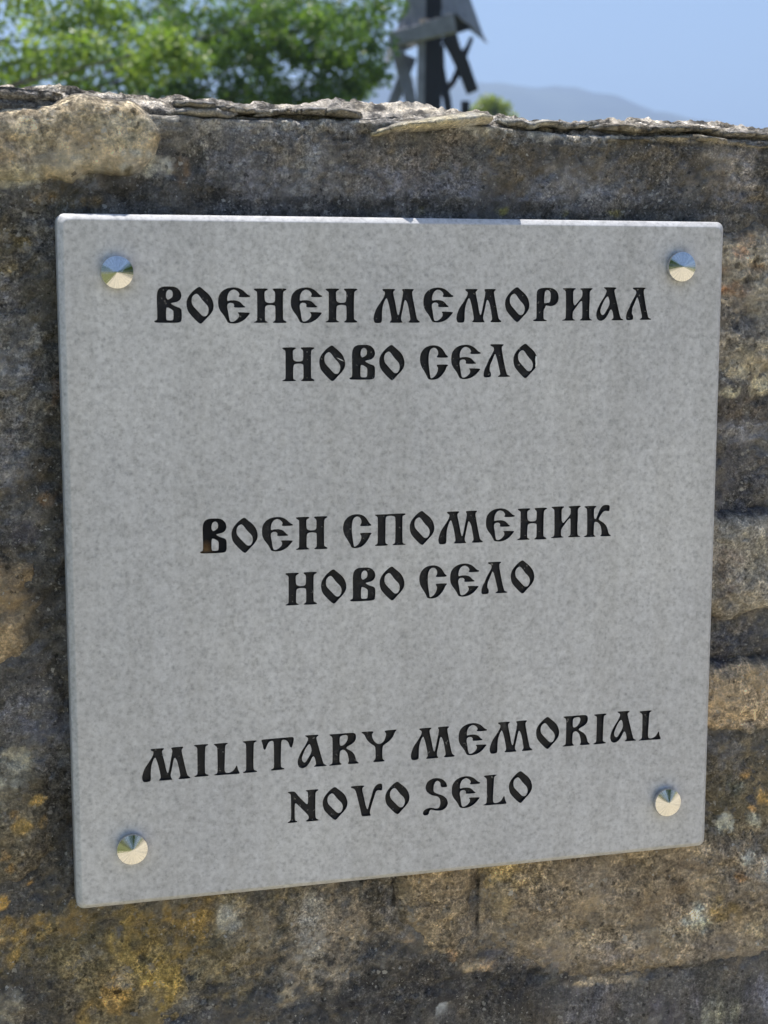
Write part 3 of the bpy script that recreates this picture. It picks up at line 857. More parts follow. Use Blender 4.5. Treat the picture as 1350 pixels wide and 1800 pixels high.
def stone(poly, base, proud, seed, mat='stone', rnd=0.007, step=0.0021, blots=BLOT, jag=0.004, rough=1.0, name='stone', lift=0.0, blend=0.012):
    """one stone of the wall: ragged outline, bulging rough face, sides running back into the wall."""
    p = resample(chaikin(poly, 2, 0.16), step * 1.3)
    q = np.stack([p[:, 0], p[:, 1], np.full(len(p), seed * 1.7)], 1)
    p = p + np.stack([(fbm(q * 70, 4, seed) - 0.5), (fbm(q * 70, 4, seed + 50) - 0.5)], 1) * jag * 2.4
    p = p + np.stack([(fbm(q * 22, 2, seed + 7) - 0.5), (fbm(q * 22, 2, seed + 57) - 0.5)], 1) * jag * 2.5
    lo, hi = p.min(0), p.max(0)
    gx, gz = np.meshgrid(np.arange(lo[0], hi[0], step), np.arange(lo[1], hi[1], step))
    g = np.stack([gx.ravel(), gz.ravel()], 1) + rng.uniform(-0.3, 0.3, (gx.size, 2)) * step
    g = g[inside(g, p)]
    g = g[edge_dist(g, p) > step * 0.6]
    pts = np.concatenate([p, g])
    n = len(p)
    vs, es, fs, *_ = delaunay_2d_cdt([Vector(v) for v in pts], [(k, (k + 1) % n) for k in range(n)], [], 1, 1e-7)
    pts = np.array([tuple(v) for v in vs])
    d = edge_dist(pts, p)
    P = np.stack([pts[:, 0], np.full(len(pts), seed * 0.37), pts[:, 1]], 1)
    if mat == 'slate':                                   # split along its bedding: fine ridges that follow its length
        L = np.stack([pts[:, 0] * 14, pts[:, 0] * 0 + seed, pts[:, 1] * 420], 1)
        layers = (fbm(L, 3, seed + 3) - 0.5) * 0.006
    else:
        layers = 0.0
    h = layers * sstep(0, 0.003, d) - 0.004 + (proud + 0.004) * (1 - np.exp(-d / rnd)) + relief(P, seed) * rough * sstep(0, 0.004, d + 0.002)
    Pw = np.stack([pts[:, 0], np.zeros(len(pts)), pts[:, 1]], 1)
    V = np.stack([pts[:, 0], -h, pts[:, 1] + lift * h], 1)
    F = [tuple(f)[::-1] for f in fs]
    # make every face look out of the wall
    F2 = []
    for f in F:
        a, b, c = V[f[0]], V[f[1]], V[f[2]]
        F2.append(f if np.cross(b - a, c - a)[1] < 0 else f[::-1])
    m = len(V)
    bk = V[:n].copy()
    bk[:, 1] = 0.05
    V = np.concatenate([V, bk])
    for k in range(n):
        k2 = (k + 1) % n
        F2.append((k, k2, m + k2, m + k))
    dd = np.concatenate([d, np.zeros(len(V) - len(d))])
    Q = np.stack([V[:, 0], V[:, 2], V[:, 0] * 0 + seed], 1)
    f = sstep(0.0, blend, dd + (fbm(Q * 90, 4, 7) - 0.5) * blend * 1.6)[:, None]
    bcol = alb((72, 68, 61)) * (1 - f) + alb(base) * f
    col = tone(V[:, 0], V[:, 2], bcol, blots, seed)
    return link(name, mesh_np(name, V, F2, col, smooth=True), M[mat], wall)

STONES = [
    ([(-0.2607, 1.2592), (-0.2322, 1.2626), (-0.2064, 1.266), (-0.1837, 1.2674), (-0.164, 1.2661), (-0.1514, 1.2632), (-0.1442, 1.2556), (-0.14, 1.2482), (-0.1411, 1.2416), (-0.148, 1.2348), (-0.1542, 1.2265), (-0.1617, 1.2204), (-0.1816, 1.2194), (-0.2046, 1.2183), (-0.2209, 1.2154), (-0.2338, 1.2136), (-0.2625, 1.2115)], (148, 132, 103), 0.0085, 'granite', 'stone', 'large cream stone under the crest', 0.0028, 0.0045),
    ([(0.2045, 1.2002), (0.2326, 1.1976), (0.2872, 1.1974), (0.2923, 1.0841), (0.2535, 1.0886), (0.2053, 1.0871)], (132, 122, 104), 0.005, 'granite', 'stone', 'coarse speckled stone beside the upper screw cap', 0.012, 0.005),
    ([(0.1995, 1.0075), (0.2352, 1.0081), (0.2957, 1.0078), (0.2987, 0.9411), (0.2508, 0.9345), (0.2259, 0.9331), (0.2013, 0.9471)], (118, 112, 102), 0.0055, 'stone', 'stone', None, 0.004, 0.004),
    ([(0.1985, 0.9015), (0.2227, 0.9039), (0.2325, 0.9057), (0.3004, 0.903), (0.3024, 0.857), (0.2583, 0.8534), (0.1998, 0.859)], (158, 136, 104), 0.0065, 'stone', 'stone', 'yellowish tan stone', 0.0035, 0.004),
    ([(-0.0074, 0.8064), (0.053, 0.8007), (0.0546, 0.7609), (0.0523, 0.7451), (0.0545, 0.7289), (0.0441, 0.7188), (0.0362, 0.7068), (0.0134, 0.7208), (0.0012, 0.7408), (-0.0051, 0.7593)], (122, 106, 80), 0.007, 'stone', 'stone', None, 0.006, 0.004),
    ([(0.0554, 0.8005), (0.1195, 0.7984), (0.2254, 0.7968), (0.3121, 0.7423), (0.3143, 0.695), (0.2513, 0.6853), (0.2007, 0.685), (0.1555, 0.6834), (0.1217, 0.6842), (0.0882, 0.6998), (0.0618, 0.7199), (0.0543, 0.7441), (0.0562, 0.7607)], (118, 103, 80), 0.006, 'stone', 'stone', None, 0.007, 0.004),
    ([(-0.2735, 1.0046), (-0.2341, 1.005), (-0.2238, 0.9941), (-0.2252, 0.9698), (-0.2285, 0.949), (-0.2348, 0.9318), (-0.2764, 0.9289)], (124, 105, 76), 0.005, 'stone', 'stone', None, 0.009, 0.005),
    ([(-0.2783, 0.8784), (-0.2382, 0.878), (-0.2249, 0.8686), (-0.2223, 0.8413), (-0.2266, 0.8125), (-0.2444, 0.7923), (-0.2819, 0.7817)], (92, 84, 66), 0.005, 'stone', 'stone', 'stone with orange lichen spots', 0.01, 0.005),
    ([(-0.2245, 0.7672), (-0.1503, 0.7673), (-0.0991, 0.7732), (-0.0853, 0.7447), (-0.0998, 0.7154), (-0.1411, 0.6778), (-0.2271, 0.6818), (-0.2399, 0.7175), (-0.2337, 0.7504)], (98, 85, 52), 0.005, 'stone', 'stone', 'mossy ochre stone', 0.012, 0.006),
    ([(-0.0798, 0.775), (-0.0237, 0.773), (-0.0128, 0.7582), (-0.0097, 0.7361), (-0.0237, 0.718), (-0.0354, 0.6996), (-0.0547, 0.6909), (-0.0775, 0.6977), (-0.0855, 0.7214)], (120, 107, 86), 0.0055, 'stone', 'stone', None, 0.008, 0.005),
    ([(0.2289, 0.8475), (0.303, 0.8454), (0.3074, 0.7471), (0.2568, 0.7547), (0.2042, 0.7823), (0.2024, 0.8435)], (86, 77, 58), 0.004, 'stone', 'stone', None, 0.012, 0.005),
    ([(-0.0258, 1.2495), (-0.0139, 1.2552), (-0.0012, 1.259), (0.0206, 1.2633), (0.0409, 1.2663), (0.0539, 1.2664), (0.0614, 1.2642), (0.0592, 1.26), (0.0354, 1.2559), (0.0134, 1.2532), (-0.0049, 1.2507), (-0.0175, 1.249)], (186, 174, 140), 0.017, 'slate', 'slate_slab', 'thin pale slate slab on the crest', 0.0022, 0.0012),
    ([(0.1142, 1.2531), (0.1343, 1.255), (0.154, 1.2541), (0.1777, 1.2569), (0.2059, 1.2569), (0.2304, 1.255), (0.2388, 1.2526), (0.2846, 1.2538), (0.2848, 1.2494), (0.2348, 1.2482), (0.2265, 1.2509), (0.206, 1.2526), (0.1818, 1.2527), (0.1541, 1.2505), (0.1305, 1.2514)], (128, 118, 92), 0.0075, 'slate', 'slate_slab', 'long thin slate slab on the crest', 0.002, 0.001),
    ([(-0.2605, 1.263), (-0.2385, 1.2644), (-0.2193, 1.2662), (-0.2031, 1.268), (-0.2024, 1.2719), (-0.2191, 1.2726), (-0.2381, 1.2732), (-0.2601, 1.2731)], (96, 90, 82), 0.0075, 'stone', 'slate_slab', 'dark slab at the crest above the cream stone', 0.004, 0.002),
    ([(-0.1407, 1.2661), (-0.1306, 1.2668), (-0.1136, 1.2667), (-0.1, 1.2661), (-0.0827, 1.2653), (-0.0814, 1.2634), (-0.1069, 1.2626), (-0.1273, 1.2633), (-0.139, 1.2639)], (138, 128, 112), 0.006, 'mortar', 'slate_slab', None, 0.0016, 0.0022),
    ([(-0.0931, 1.2623), (-0.0793, 1.2647), (-0.0583, 1.2661), (-0.0371, 1.266), (-0.0257, 1.265), (-0.0229, 1.2611), (-0.0372, 1.2613), (-0.0584, 1.262), (-0.0793, 1.2604)], (126, 118, 106), 0.006, 'mortar', 'slate_slab', None, 0.0016, 0.0022),
    ([(0.0637, 1.2636), (0.0727, 1.2649), (0.0917, 1.2637), (0.1148, 1.2622), (0.1326, 1.2627), (0.1342, 1.2599), (0.111, 1.2586), (0.088, 1.2587), (0.069, 1.2595)], (138, 132, 122), 0.006, 'mortar', 'slate_slab', None, 0.0016, 0.0022),
    ([(0.1226, 1.2589), (0.1459, 1.2624), (0.1815, 1.2634), (0.2138, 1.2625), (0.2467, 1.2612), (0.2843, 1.2604), (0.2845, 1.2575), (0.2427, 1.2571), (0.2058, 1.259), (0.1697, 1.2581), (0.1421, 1.2566)], (132, 124, 110), 0.006, 'mortar', 'slate_slab', None, 0.0016, 0.0022),
    ([(-0.1441, 1.2628), (-0.1272, 1.2646), (-0.1137, 1.2644), (-0.1, 1.2621), (-0.1069, 1.2586), (-0.1273, 1.2587), (-0.1408, 1.2596)], (128, 122, 114), 0.009, 'stone', 'slate_slab', None, 0.003, 0.002),
]
for k, (poly, base, proud, mat, nm, lab, rnd, jag) in enumerate(STONES):
    o = stone(poly, base, proud, 100 + k * 13, mat, name=nm, rnd=rnd, jag=jag, blend=0.003 if nm == 'slate_slab' or k == 0 else 0.006 if k in (2, 3) else 0.014, rough=0.38 if mat == 'slate' else 0.45 if nm == 'slate_slab' else 0.75 if k == 0 else 1.0, step=0.002 if mat == 'slate' else 0.0022)
    if lab:
        o['label'] = lab

# stones of the same wall on either side, towards its ends
def far_stones():
    k = 0
    for x0, x1 in ((-2.0, -0.36), (0.36, 2.0)):
        z = 0.08
        while z < 1.10:
            x = x0 + random.uniform(0, 0.1)
            hgt = random.uniform(0.11, 0.2)
            while x < x1 - 0.05:
                wd = random.uniform(0.16, 0.38)
                xe = min(x + wd, x1)
                zt = min(z + hgt, 1.20)
                poly = [(x, z), (x + (xe - x) * 0.5, z + random.uniform(-.01, .01)), (xe, z + random.uniform(-.01, .02)), (xe - random.uniform(0, .02), (z + zt) / 2),
                        (xe - random.uniform(0, .03), zt), (x + (xe - x) * 0.4, zt + random.uniform(-.02, .01)), (x + random.uniform(0, .03), zt - random.uniform(0, .02))]
                stone(poly, random.choice([(118, 104, 84), (96, 90, 82), (130, 115, 92), (88, 84, 80), (140, 124, 98)]), 0.006, 900 + k * 7, 'stone', step=0.016, blots=[], rnd=0.012, jag=0.006)
                k += 1
                x = xe + random.uniform(0.015, 0.03)
            z += hgt + random.uniform(0.015, 0.03)
far_stones()

# ------------------------------------------------------------------ the plaque
PW, PH, PT, CH, RC = 0.42, 0.4172, 0.0205, 0.0037, 0.0046
YF = -0.024
GL = {
    'B': [[(0.0, 1.38), (0.37, 0.4), (2.92, 0.24), (8.82, 0.16), (14.75, 0.23), (16.06, 1.3), (16.28, 5.23), (16.17, 7.68), (15.31, 8.9), (12.95, 9.64), (11.24, 10.53), (9.78, 11.51), (11.52, 11.94), (13.74, 12.33), (15.49, 13.55), (16.37, 15.75), (15.83, 18.43), (13.9, 20.48), (11.69, 21.26), (8.26, 21.35), (5.31, 21.25), (3.08, 20.13), (2.01, 17.94), (1.75, 15.03), (1.82, 8.69), (1.88, 2.1), (0.74, 1.62)], [(7.24, 14.78), (7.19, 16.97), (7.81, 18.68), (9.2, 19.55), (10.67, 18.92), (11.18, 17.46), (10.99, 15.26), (9.59, 14.29), (8.2, 13.56)], [(7.13, 9.17), (8.51, 9.02), (10.7, 7.79), (11.37, 6.96), (11.28, 2.3), (10.58, 1.62), (7.62, 1.64), (7.0, 2.57)]],
    'O': [[(8.08, 21.37), (10.28, 19.42), (13.23, 16.97), (15.18, 14.27), (16.27, 10.58), (15.82, 7.62), (14.29, 5.16), (11.5, 2.47), (8.96, -0.23), (7.96, -0.47), (6.48, 0.52), (3.55, 3.48), (0.88, 6.68), (0.0, 10.12), (0.15, 13.06), (1.28, 15.5), (3.31, 17.95), (5.82, 20.15)], [(6.02, 17.21), (7.25, 16.48), (9.68, 13.04), (12.37, 10.34), (13.14, 8.12), (12.8, 5.91), (11.78, 4.19), (10.27, 3.85), (9.04, 4.45), (6.11, 7.65), (3.67, 10.36), (3.11, 12.56), (3.35, 14.77), (4.27, 16.23)]],
    'E': [[(9.53, 20.9), (12.29, 20.51), (15.04, 19.18), (17.28, 16.96), (18.28, 16.22), (19.29, 15.97), (19.13, 14.99), (12.72, 14.99), (12.22, 15.73), (12.89, 16.47), (12.5, 17.7), (11.26, 18.94), (9.26, 19.58), (7.24, 18.69), (5.96, 16.72), (5.52, 14.5), (5.65, 12.78), (7.41, 13.27), (10.43, 13.27), (12.94, 12.52), (14.43, 11.04), (15.18, 10.14), (16.28, 9.55), (15.92, 8.91), (9.87, 8.92), (9.37, 9.56), (9.64, 10.55), (8.9, 11.54), (7.39, 11.79), (5.88, 11.3), (5.35, 9.57), (6.06, 6.12), (6.51, 2.65), (7.14, 0.67), (8.75, 0.57), (10.78, 1.65), (12.31, 3.37), (12.48, 4.86), (11.74, 5.85), (11.95, 6.34), (19.02, 5.97), (18.91, 5.33), (17.88, 4.09), (15.83, 1.87), (12.77, 0.15), (9.74, -0.48), (7.22, -0.32), (5.62, 0.18), (4.74, 1.92), (3.52, 4.15), (1.3, 6.87), (0.09, 9.59), (0.0, 13.52), (0.69, 16.47), (2.73, 18.93), (5.76, 20.41)]],
    'H': [[(0.13, 19.83), (0.99, 20.18), (8.09, 20.18), (8.75, 19.69), (8.34, 19.19), (6.9, 18.45), (6.69, 17.21), (6.85, 13.24), (7.5, 12.25), (9.02, 11.65), (11.82, 11.75), (12.85, 12.49), (13.02, 14.48), (13.06, 18.2), (11.79, 19.19), (11.49, 19.84), (12.16, 20.18), (19.3, 20.19), (20.17, 19.59), (19.55, 19.1), (18.26, 18.45), (17.89, 16.96), (17.76, 2.52), (18.11, 1.52), (19.64, 0.76), (19.99, 0.11), (19.38, -0.24), (11.95, -0.2), (11.45, 0.3), (12.73, 1.04), (13.15, 2.04), (13.12, 9.51), (12.57, 10.11), (10.28, 10.51), (7.73, 10.12), (6.95, 9.03), (6.78, 2.07), (7.12, 1.07), (8.54, 0.46), (8.38, -0.08), (0.5, -0.09), (0.0, 0.41), (1.78, 1.09), (2.15, 2.09), (2.23, 17.46), (1.99, 18.35), (0.73, 19.04)]],
    'M': [[(5.56, 19.58), (6.08, 19.98), (13.24, 19.99), (13.88, 19.48), (12.44, 18.22), (12.61, 16.7), (14.05, 10.36), (14.85, 5.78), (15.66, 3.74), (16.35, 5.27), (17.51, 11.37), (18.56, 16.44), (18.72, 18.22), (18.03, 19.23), (18.29, 19.99), (24.96, 20.0), (25.6, 19.49), (24.32, 18.22), (24.71, 15.42), (26.06, 8.8), (27.43, 2.16), (28.24, 1.04), (29.42, 0.37), (29.21, -0.5), (22.61, -0.47), (22.07, 0.04), (23.3, 1.16), (23.14, 3.2), (21.78, 10.34), (20.71, 12.89), (19.9, 13.39), (19.37, 12.12), (18.32, 6.79), (17.42, 2.97), (17.53, 1.19), (18.49, -0.09), (18.07, -0.5), (10.6, -0.46), (10.23, 0.05), (11.4, 1.21), (11.13, 3.76), (9.8, 10.36), (8.73, 13.66), (8.2, 14.52), (7.15, 13.16), (5.82, 9.36), (5.4, 5.3), (5.45, 1.24), (5.03, -0.28), (3.44, -0.63), (0.79, -0.51), (0.0, 1.77), (0.42, 4.56), (1.85, 8.36), (4.5, 11.89), (6.62, 15.18), (7.3, 16.95), (7.14, 18.22), (6.08, 18.72)]],
    'P': [[(0.0, 0.7), (0.39, 1.06), (1.78, 1.31), (2.21, 2.36), (2.1, 9.66), (2.09, 17.98), (2.9, 19.64), (5.12, 20.58), (9.04, 20.84), (12.41, 20.58), (14.96, 19.28), (16.4, 17.2), (16.9, 14.59), (16.38, 11.98), (14.55, 10.05), (12.04, 9.27), (9.78, 9.53), (8.37, 9.9), (7.84, 8.34), (6.9, 7.04), (6.93, 1.81), (7.67, 1.03), (9.2, 0.65), (8.82, -0.02), (0.4, 0.02)], [(7.12, 11.21), (7.27, 15.9), (7.67, 18.5), (9.06, 19.43), (10.75, 18.76), (11.46, 16.94), (11.4, 13.81), (10.87, 11.72), (9.47, 11.52), (8.07, 11.21)]],
    'I_': [[(0.1, 20.07), (0.66, 20.59), (8.57, 20.6), (9.03, 19.97), (7.74, 19.29), (7.2, 18.24), (7.31, 12.22), (7.63, 10.65), (8.5, 9.71), (9.61, 10.91), (12.11, 13.79), (13.32, 15.36), (13.44, 17.98), (13.02, 19.29), (11.82, 19.81), (12.09, 20.49), (19.93, 20.6), (20.4, 20.08), (18.82, 19.03), (18.28, 17.98), (18.49, 13.26), (18.2, 8.0), (18.32, 2.21), (18.91, 1.26), (20.35, 0.78), (20.07, 0.31), (12.09, 0.29), (11.79, 0.76), (13.2, 1.44), (13.58, 2.49), (13.39, 11.95), (12.98, 12.64), (11.86, 11.95), (8.81, 8.03), (7.43, 6.19), (7.06, 4.88), (7.11, 1.99), (7.52, 1.2), (8.84, 0.78), (8.68, 0.31), (0.46, 0.24), (0.0, 0.71), (1.86, 1.23), (2.52, 2.28), (2.29, 17.98), (1.81, 19.02)]],
    'A': [[(4.65, 20.77), (5.22, 21.14), (13.25, 21.04), (13.55, 20.36), (12.13, 19.56), (12.17, 17.98), (13.74, 12.18), (15.32, 6.36), (16.27, 2.92), (16.88, 1.59), (18.63, 0.9), (18.35, 0.31), (10.57, 0.35), (10.27, 0.72), (11.69, 1.61), (11.65, 3.2), (11.01, 6.11), (10.12, 7.33), (9.27, 6.65), (8.18, 4.27), (6.23, 1.37), (4.25, 0.22), (2.53, 0.07), (0.91, 0.87), (0.0, 3.25), (0.12, 5.62), (1.2, 8.51), (2.85, 11.67), (5.07, 14.83), (6.44, 17.46), (6.81, 19.04), (6.1, 19.82)], [(7.81, 15.46), (8.66, 13.24), (9.0, 11.13), (8.36, 9.02), (6.42, 5.86), (5.31, 4.02), (4.06, 3.65), (3.0, 4.82), (2.67, 6.67), (3.48, 9.04), (5.12, 12.72), (6.79, 14.93)]],
    'L_': [[(4.15, 20.52), (4.72, 21.0), (12.84, 20.95), (13.26, 20.37), (12.0, 19.58), (11.87, 17.99), (12.75, 13.22), (14.09, 6.84), (15.18, 3.11), (15.68, 1.78), (17.56, 1.24), (17.35, 0.55), (9.77, 0.58), (9.41, 1.01), (11.01, 1.96), (10.98, 3.13), (9.68, 8.45), (8.4, 13.22), (7.48, 15.08), (6.93, 14.02), (5.56, 10.58), (4.46, 8.46), (4.06, 6.07), (4.1, 4.48), (5.06, 3.15), (4.95, 0.49), (0.61, 0.35), (0.0, 1.58), (0.23, 3.96), (1.04, 6.35), (2.15, 8.2), (3.24, 11.11), (5.46, 14.81), (6.84, 17.46), (6.51, 19.04), (4.75, 19.84)]],
    'C': [[(9.04, 20.7), (11.75, 20.21), (14.2, 18.75), (15.85, 16.41), (16.67, 14.85), (18.04, 13.8), (17.77, 12.92), (11.25, 12.99), (10.71, 13.62), (11.68, 14.9), (11.67, 16.71), (10.68, 18.52), (9.05, 19.21), (7.16, 18.56), (6.09, 16.76), (5.56, 13.67), (5.58, 9.55), (6.14, 5.41), (6.7, 1.78), (6.98, 0.32), (8.06, 0.57), (9.95, 1.99), (11.3, 4.3), (11.72, 6.63), (10.74, 8.19), (11.0, 8.86), (18.07, 8.78), (18.19, 8.1), (17.27, 7.34), (16.46, 5.27), (14.3, 2.19), (11.87, 0.15), (9.15, -0.54), (6.44, -0.5), (5.08, 0.25), (4.53, 1.81), (2.9, 4.67), (0.99, 7.54), (0.01, 10.64), (0.0, 13.73), (0.96, 16.81), (3.38, 19.36), (6.34, 20.47)]],
    'Pi': [[(0.01, 19.6), (0.55, 19.94), (6.21, 19.89), (8.92, 19.89), (12.71, 20.01), (19.23, 20.03), (20.04, 19.58), (19.5, 18.96), (18.14, 18.49), (17.87, 17.44), (17.9, 2.07), (18.45, 1.09), (20.09, 0.64), (19.71, 0.13), (11.92, 0.2), (11.37, 0.75), (12.73, 1.23), (13.28, 2.26), (13.36, 17.08), (12.82, 18.27), (10.54, 18.78), (8.11, 18.76), (7.03, 17.86), (7.03, 12.58), (6.87, 2.54), (7.3, 1.46), (8.66, 0.87), (8.12, 0.1), (0.54, 0.16), (0.0, 0.71), (1.62, 1.44), (2.0, 2.48), (2.0, 17.52), (1.63, 18.59)]],
    'K': [[(0.0, 19.65), (0.86, 20.16), (7.84, 20.13), (8.72, 19.55), (7.29, 18.67), (6.84, 17.6), (6.95, 12.39), (7.74, 11.27), (8.59, 12.06), (9.7, 15.03), (11.09, 17.99), (12.51, 19.85), (14.83, 20.59), (17.18, 20.23), (17.78, 19.39), (17.56, 16.38), (16.69, 16.25), (14.63, 16.6), (12.89, 15.73), (11.48, 13.59), (10.07, 11.45), (10.96, 10.48), (13.33, 9.13), (15.43, 7.12), (16.66, 4.32), (17.31, 1.55), (18.92, 0.49), (18.53, -0.16), (11.78, 0.01), (11.47, 0.52), (12.34, 1.2), (12.28, 3.95), (11.62, 7.0), (10.12, 8.98), (8.35, 9.71), (7.19, 9.37), (7.06, 7.46), (6.95, 1.7), (7.38, 0.85), (8.38, 0.37), (7.98, -0.1), (0.4, -0.06), (0.1, 0.5), (1.83, 1.08), (2.39, 2.16), (2.08, 17.5), (1.59, 18.61)]],
    'I': [[(0.04, 19.93), (0.68, 20.42), (8.57, 20.44), (9.2, 19.75), (7.5, 19.18), (7.07, 18.14), (6.67, 2.83), (7.19, 1.43), (8.98, 0.85), (8.86, 0.05), (0.41, 0.0), (0.0, 0.58), (1.75, 1.35), (2.13, 2.39), (2.22, 17.72), (1.97, 18.81)]],
    'L': [[(0.04, 19.7), (0.56, 20.2), (8.38, 20.28), (9.05, 19.69), (7.69, 19.1), (7.2, 18.07), (6.8, 8.19), (6.56, 2.84), (7.32, 1.17), (9.42, 0.99), (12.06, 2.12), (13.4, 4.16), (14.1, 5.45), (14.61, 4.86), (14.95, 2.68), (16.08, 0.43), (15.44, -0.21), (9.4, 0.03), (0.51, 0.02), (0.0, 0.55), (1.83, 1.09), (2.38, 2.66), (2.34, 17.12), (1.94, 18.22)]],
    'T': [[(0.0, 20.09), (0.8, 20.57), (5.3, 20.59), (10.61, 20.72), (15.93, 20.69), (19.93, 20.81), (20.72, 19.94), (20.44, 17.79), (19.5, 14.35), (18.8, 13.86), (18.01, 14.74), (17.23, 17.23), (15.91, 18.96), (14.05, 19.48), (12.72, 18.94), (12.51, 14.36), (12.14, 3.03), (12.66, 1.63), (14.58, 0.92), (14.25, 0.25), (6.15, 0.16), (5.73, 0.74), (7.49, 1.51), (7.93, 2.83), (7.92, 17.96), (7.4, 19.19), (5.81, 19.21), (4.48, 18.23), (3.39, 15.89), (2.68, 14.06), (1.94, 13.85), (1.26, 14.72), (0.92, 17.44)]],
    'R': [[(0.2, 20.08), (0.75, 20.58), (7.25, 20.52), (12.14, 20.58), (15.96, 20.51), (17.32, 19.48), (17.59, 17.54), (17.04, 15.12), (14.85, 13.11), (11.84, 11.87), (11.13, 10.94), (12.11, 10.04), (14.83, 8.46), (16.47, 6.41), (17.28, 3.87), (17.83, 1.91), (19.3, 0.69), (18.92, 0.17), (12.63, 0.25), (12.08, 0.9), (12.9, 2.03), (12.64, 4.25), (11.83, 7.6), (10.47, 9.35), (9.11, 10.01), (7.48, 9.59), (6.93, 7.99), (6.8, 2.53), (7.29, 1.4), (8.15, 0.89), (7.72, 0.27), (0.38, 0.22), (0.0, 0.79), (1.74, 1.31), (2.29, 2.36), (2.36, 17.63), (1.82, 19.03)], [(6.95, 14.0), (6.97, 17.82), (7.52, 18.87), (9.42, 19.37), (11.32, 19.39), (12.3, 18.22), (11.86, 15.8), (10.21, 13.47), (8.31, 12.53), (7.22, 12.89)]],
    'Y': [[(0.0, 20.01), (0.44, 20.64), (7.56, 20.53), (8.0, 19.84), (7.01, 18.93), (7.01, 16.74), (8.38, 13.89), (10.31, 12.09), (12.51, 11.81), (14.72, 13.39), (15.82, 16.06), (16.26, 18.22), (15.16, 19.68), (15.55, 20.36), (22.73, 20.47), (23.12, 19.9), (21.9, 18.89), (20.8, 15.95), (18.59, 13.37), (15.83, 11.66), (14.0, 10.42), (13.73, 7.42), (13.73, 3.01), (14.17, 1.6), (15.28, 0.79), (14.83, 0.16), (8.1, 0.16), (7.72, 0.85), (8.93, 2.02), (9.31, 3.37), (9.21, 7.78), (8.93, 10.55), (7.01, 11.8), (4.54, 13.91), (2.9, 16.51), (2.08, 18.49), (0.98, 19.39)]],
    'N': [[(0.17, 20.08), (0.87, 20.57), (4.36, 20.53), (5.43, 19.62), (7.55, 16.7), (10.76, 13.13), (12.64, 11.32), (13.19, 12.36), (13.23, 18.67), (12.86, 19.52), (11.62, 20.17), (12.0, 20.69), (19.46, 20.7), (20.16, 20.14), (18.37, 19.04), (17.98, 17.7), (17.89, 2.87), (18.53, 1.43), (20.05, 0.74), (19.77, 0.1), (12.29, 0.08), (11.64, 0.69), (13.38, 1.63), (13.66, 2.98), (13.13, 4.4), (10.18, 7.69), (6.17, 12.17), (5.1, 12.81), (4.72, 11.75), (4.65, 2.98), (5.01, 1.41), (6.35, 0.9), (6.08, 0.27), (0.42, 0.25), (0.0, 0.83), (1.78, 1.6), (2.33, 2.92), (2.35, 17.43), (1.93, 19.11)]],
    'V': [[(0.0, 20.11), (0.66, 20.71), (8.35, 20.6), (9.06, 20.04), (7.79, 19.16), (7.52, 17.52), (8.61, 13.28), (9.7, 7.64), (10.8, 4.49), (11.36, 5.27), (12.47, 9.61), (13.85, 13.93), (14.68, 17.18), (16.34, 19.8), (18.55, 21.0), (20.77, 20.53), (20.66, 16.66), (19.94, 16.17), (17.72, 16.64), (16.34, 15.65), (15.51, 12.67), (13.85, 7.82), (12.35, 2.4), (13.12, 0.66), (12.9, 0.13), (7.48, 0.23), (6.93, 1.23), (6.39, 4.61), (4.75, 11.41), (3.39, 17.05), (2.3, 18.81), (0.66, 19.39)]],
    'S': [[(1.89, 16.81), (3.06, 19.44), (6.21, 21.13), (9.76, 21.38), (13.33, 20.13), (15.72, 17.58), (16.37, 15.17), (15.74, 14.67), (12.57, 14.71), (11.77, 15.95), (11.76, 17.92), (10.17, 19.39), (8.59, 19.21), (7.41, 17.11), (7.03, 14.01), (7.44, 12.02), (9.82, 10.79), (13.39, 9.37), (16.19, 6.92), (17.0, 3.7), (15.83, 1.04), (13.06, -0.68), (9.09, -0.47), (5.52, 0.64), (4.34, -0.28), (3.95, -2.6), (1.19, -3.14), (0.0, -1.85), (0.39, 0.08), (2.35, 1.47), (5.51, 1.97), (9.08, 0.87), (11.06, 1.47), (11.84, 4.16), (11.42, 7.34), (9.83, 9.06), (5.87, 10.03), (2.7, 12.43), (1.74, 14.86)]],
}
BASE = [1137.38, 1102.46, 999.49, 965.2, 861.05, 826.11]
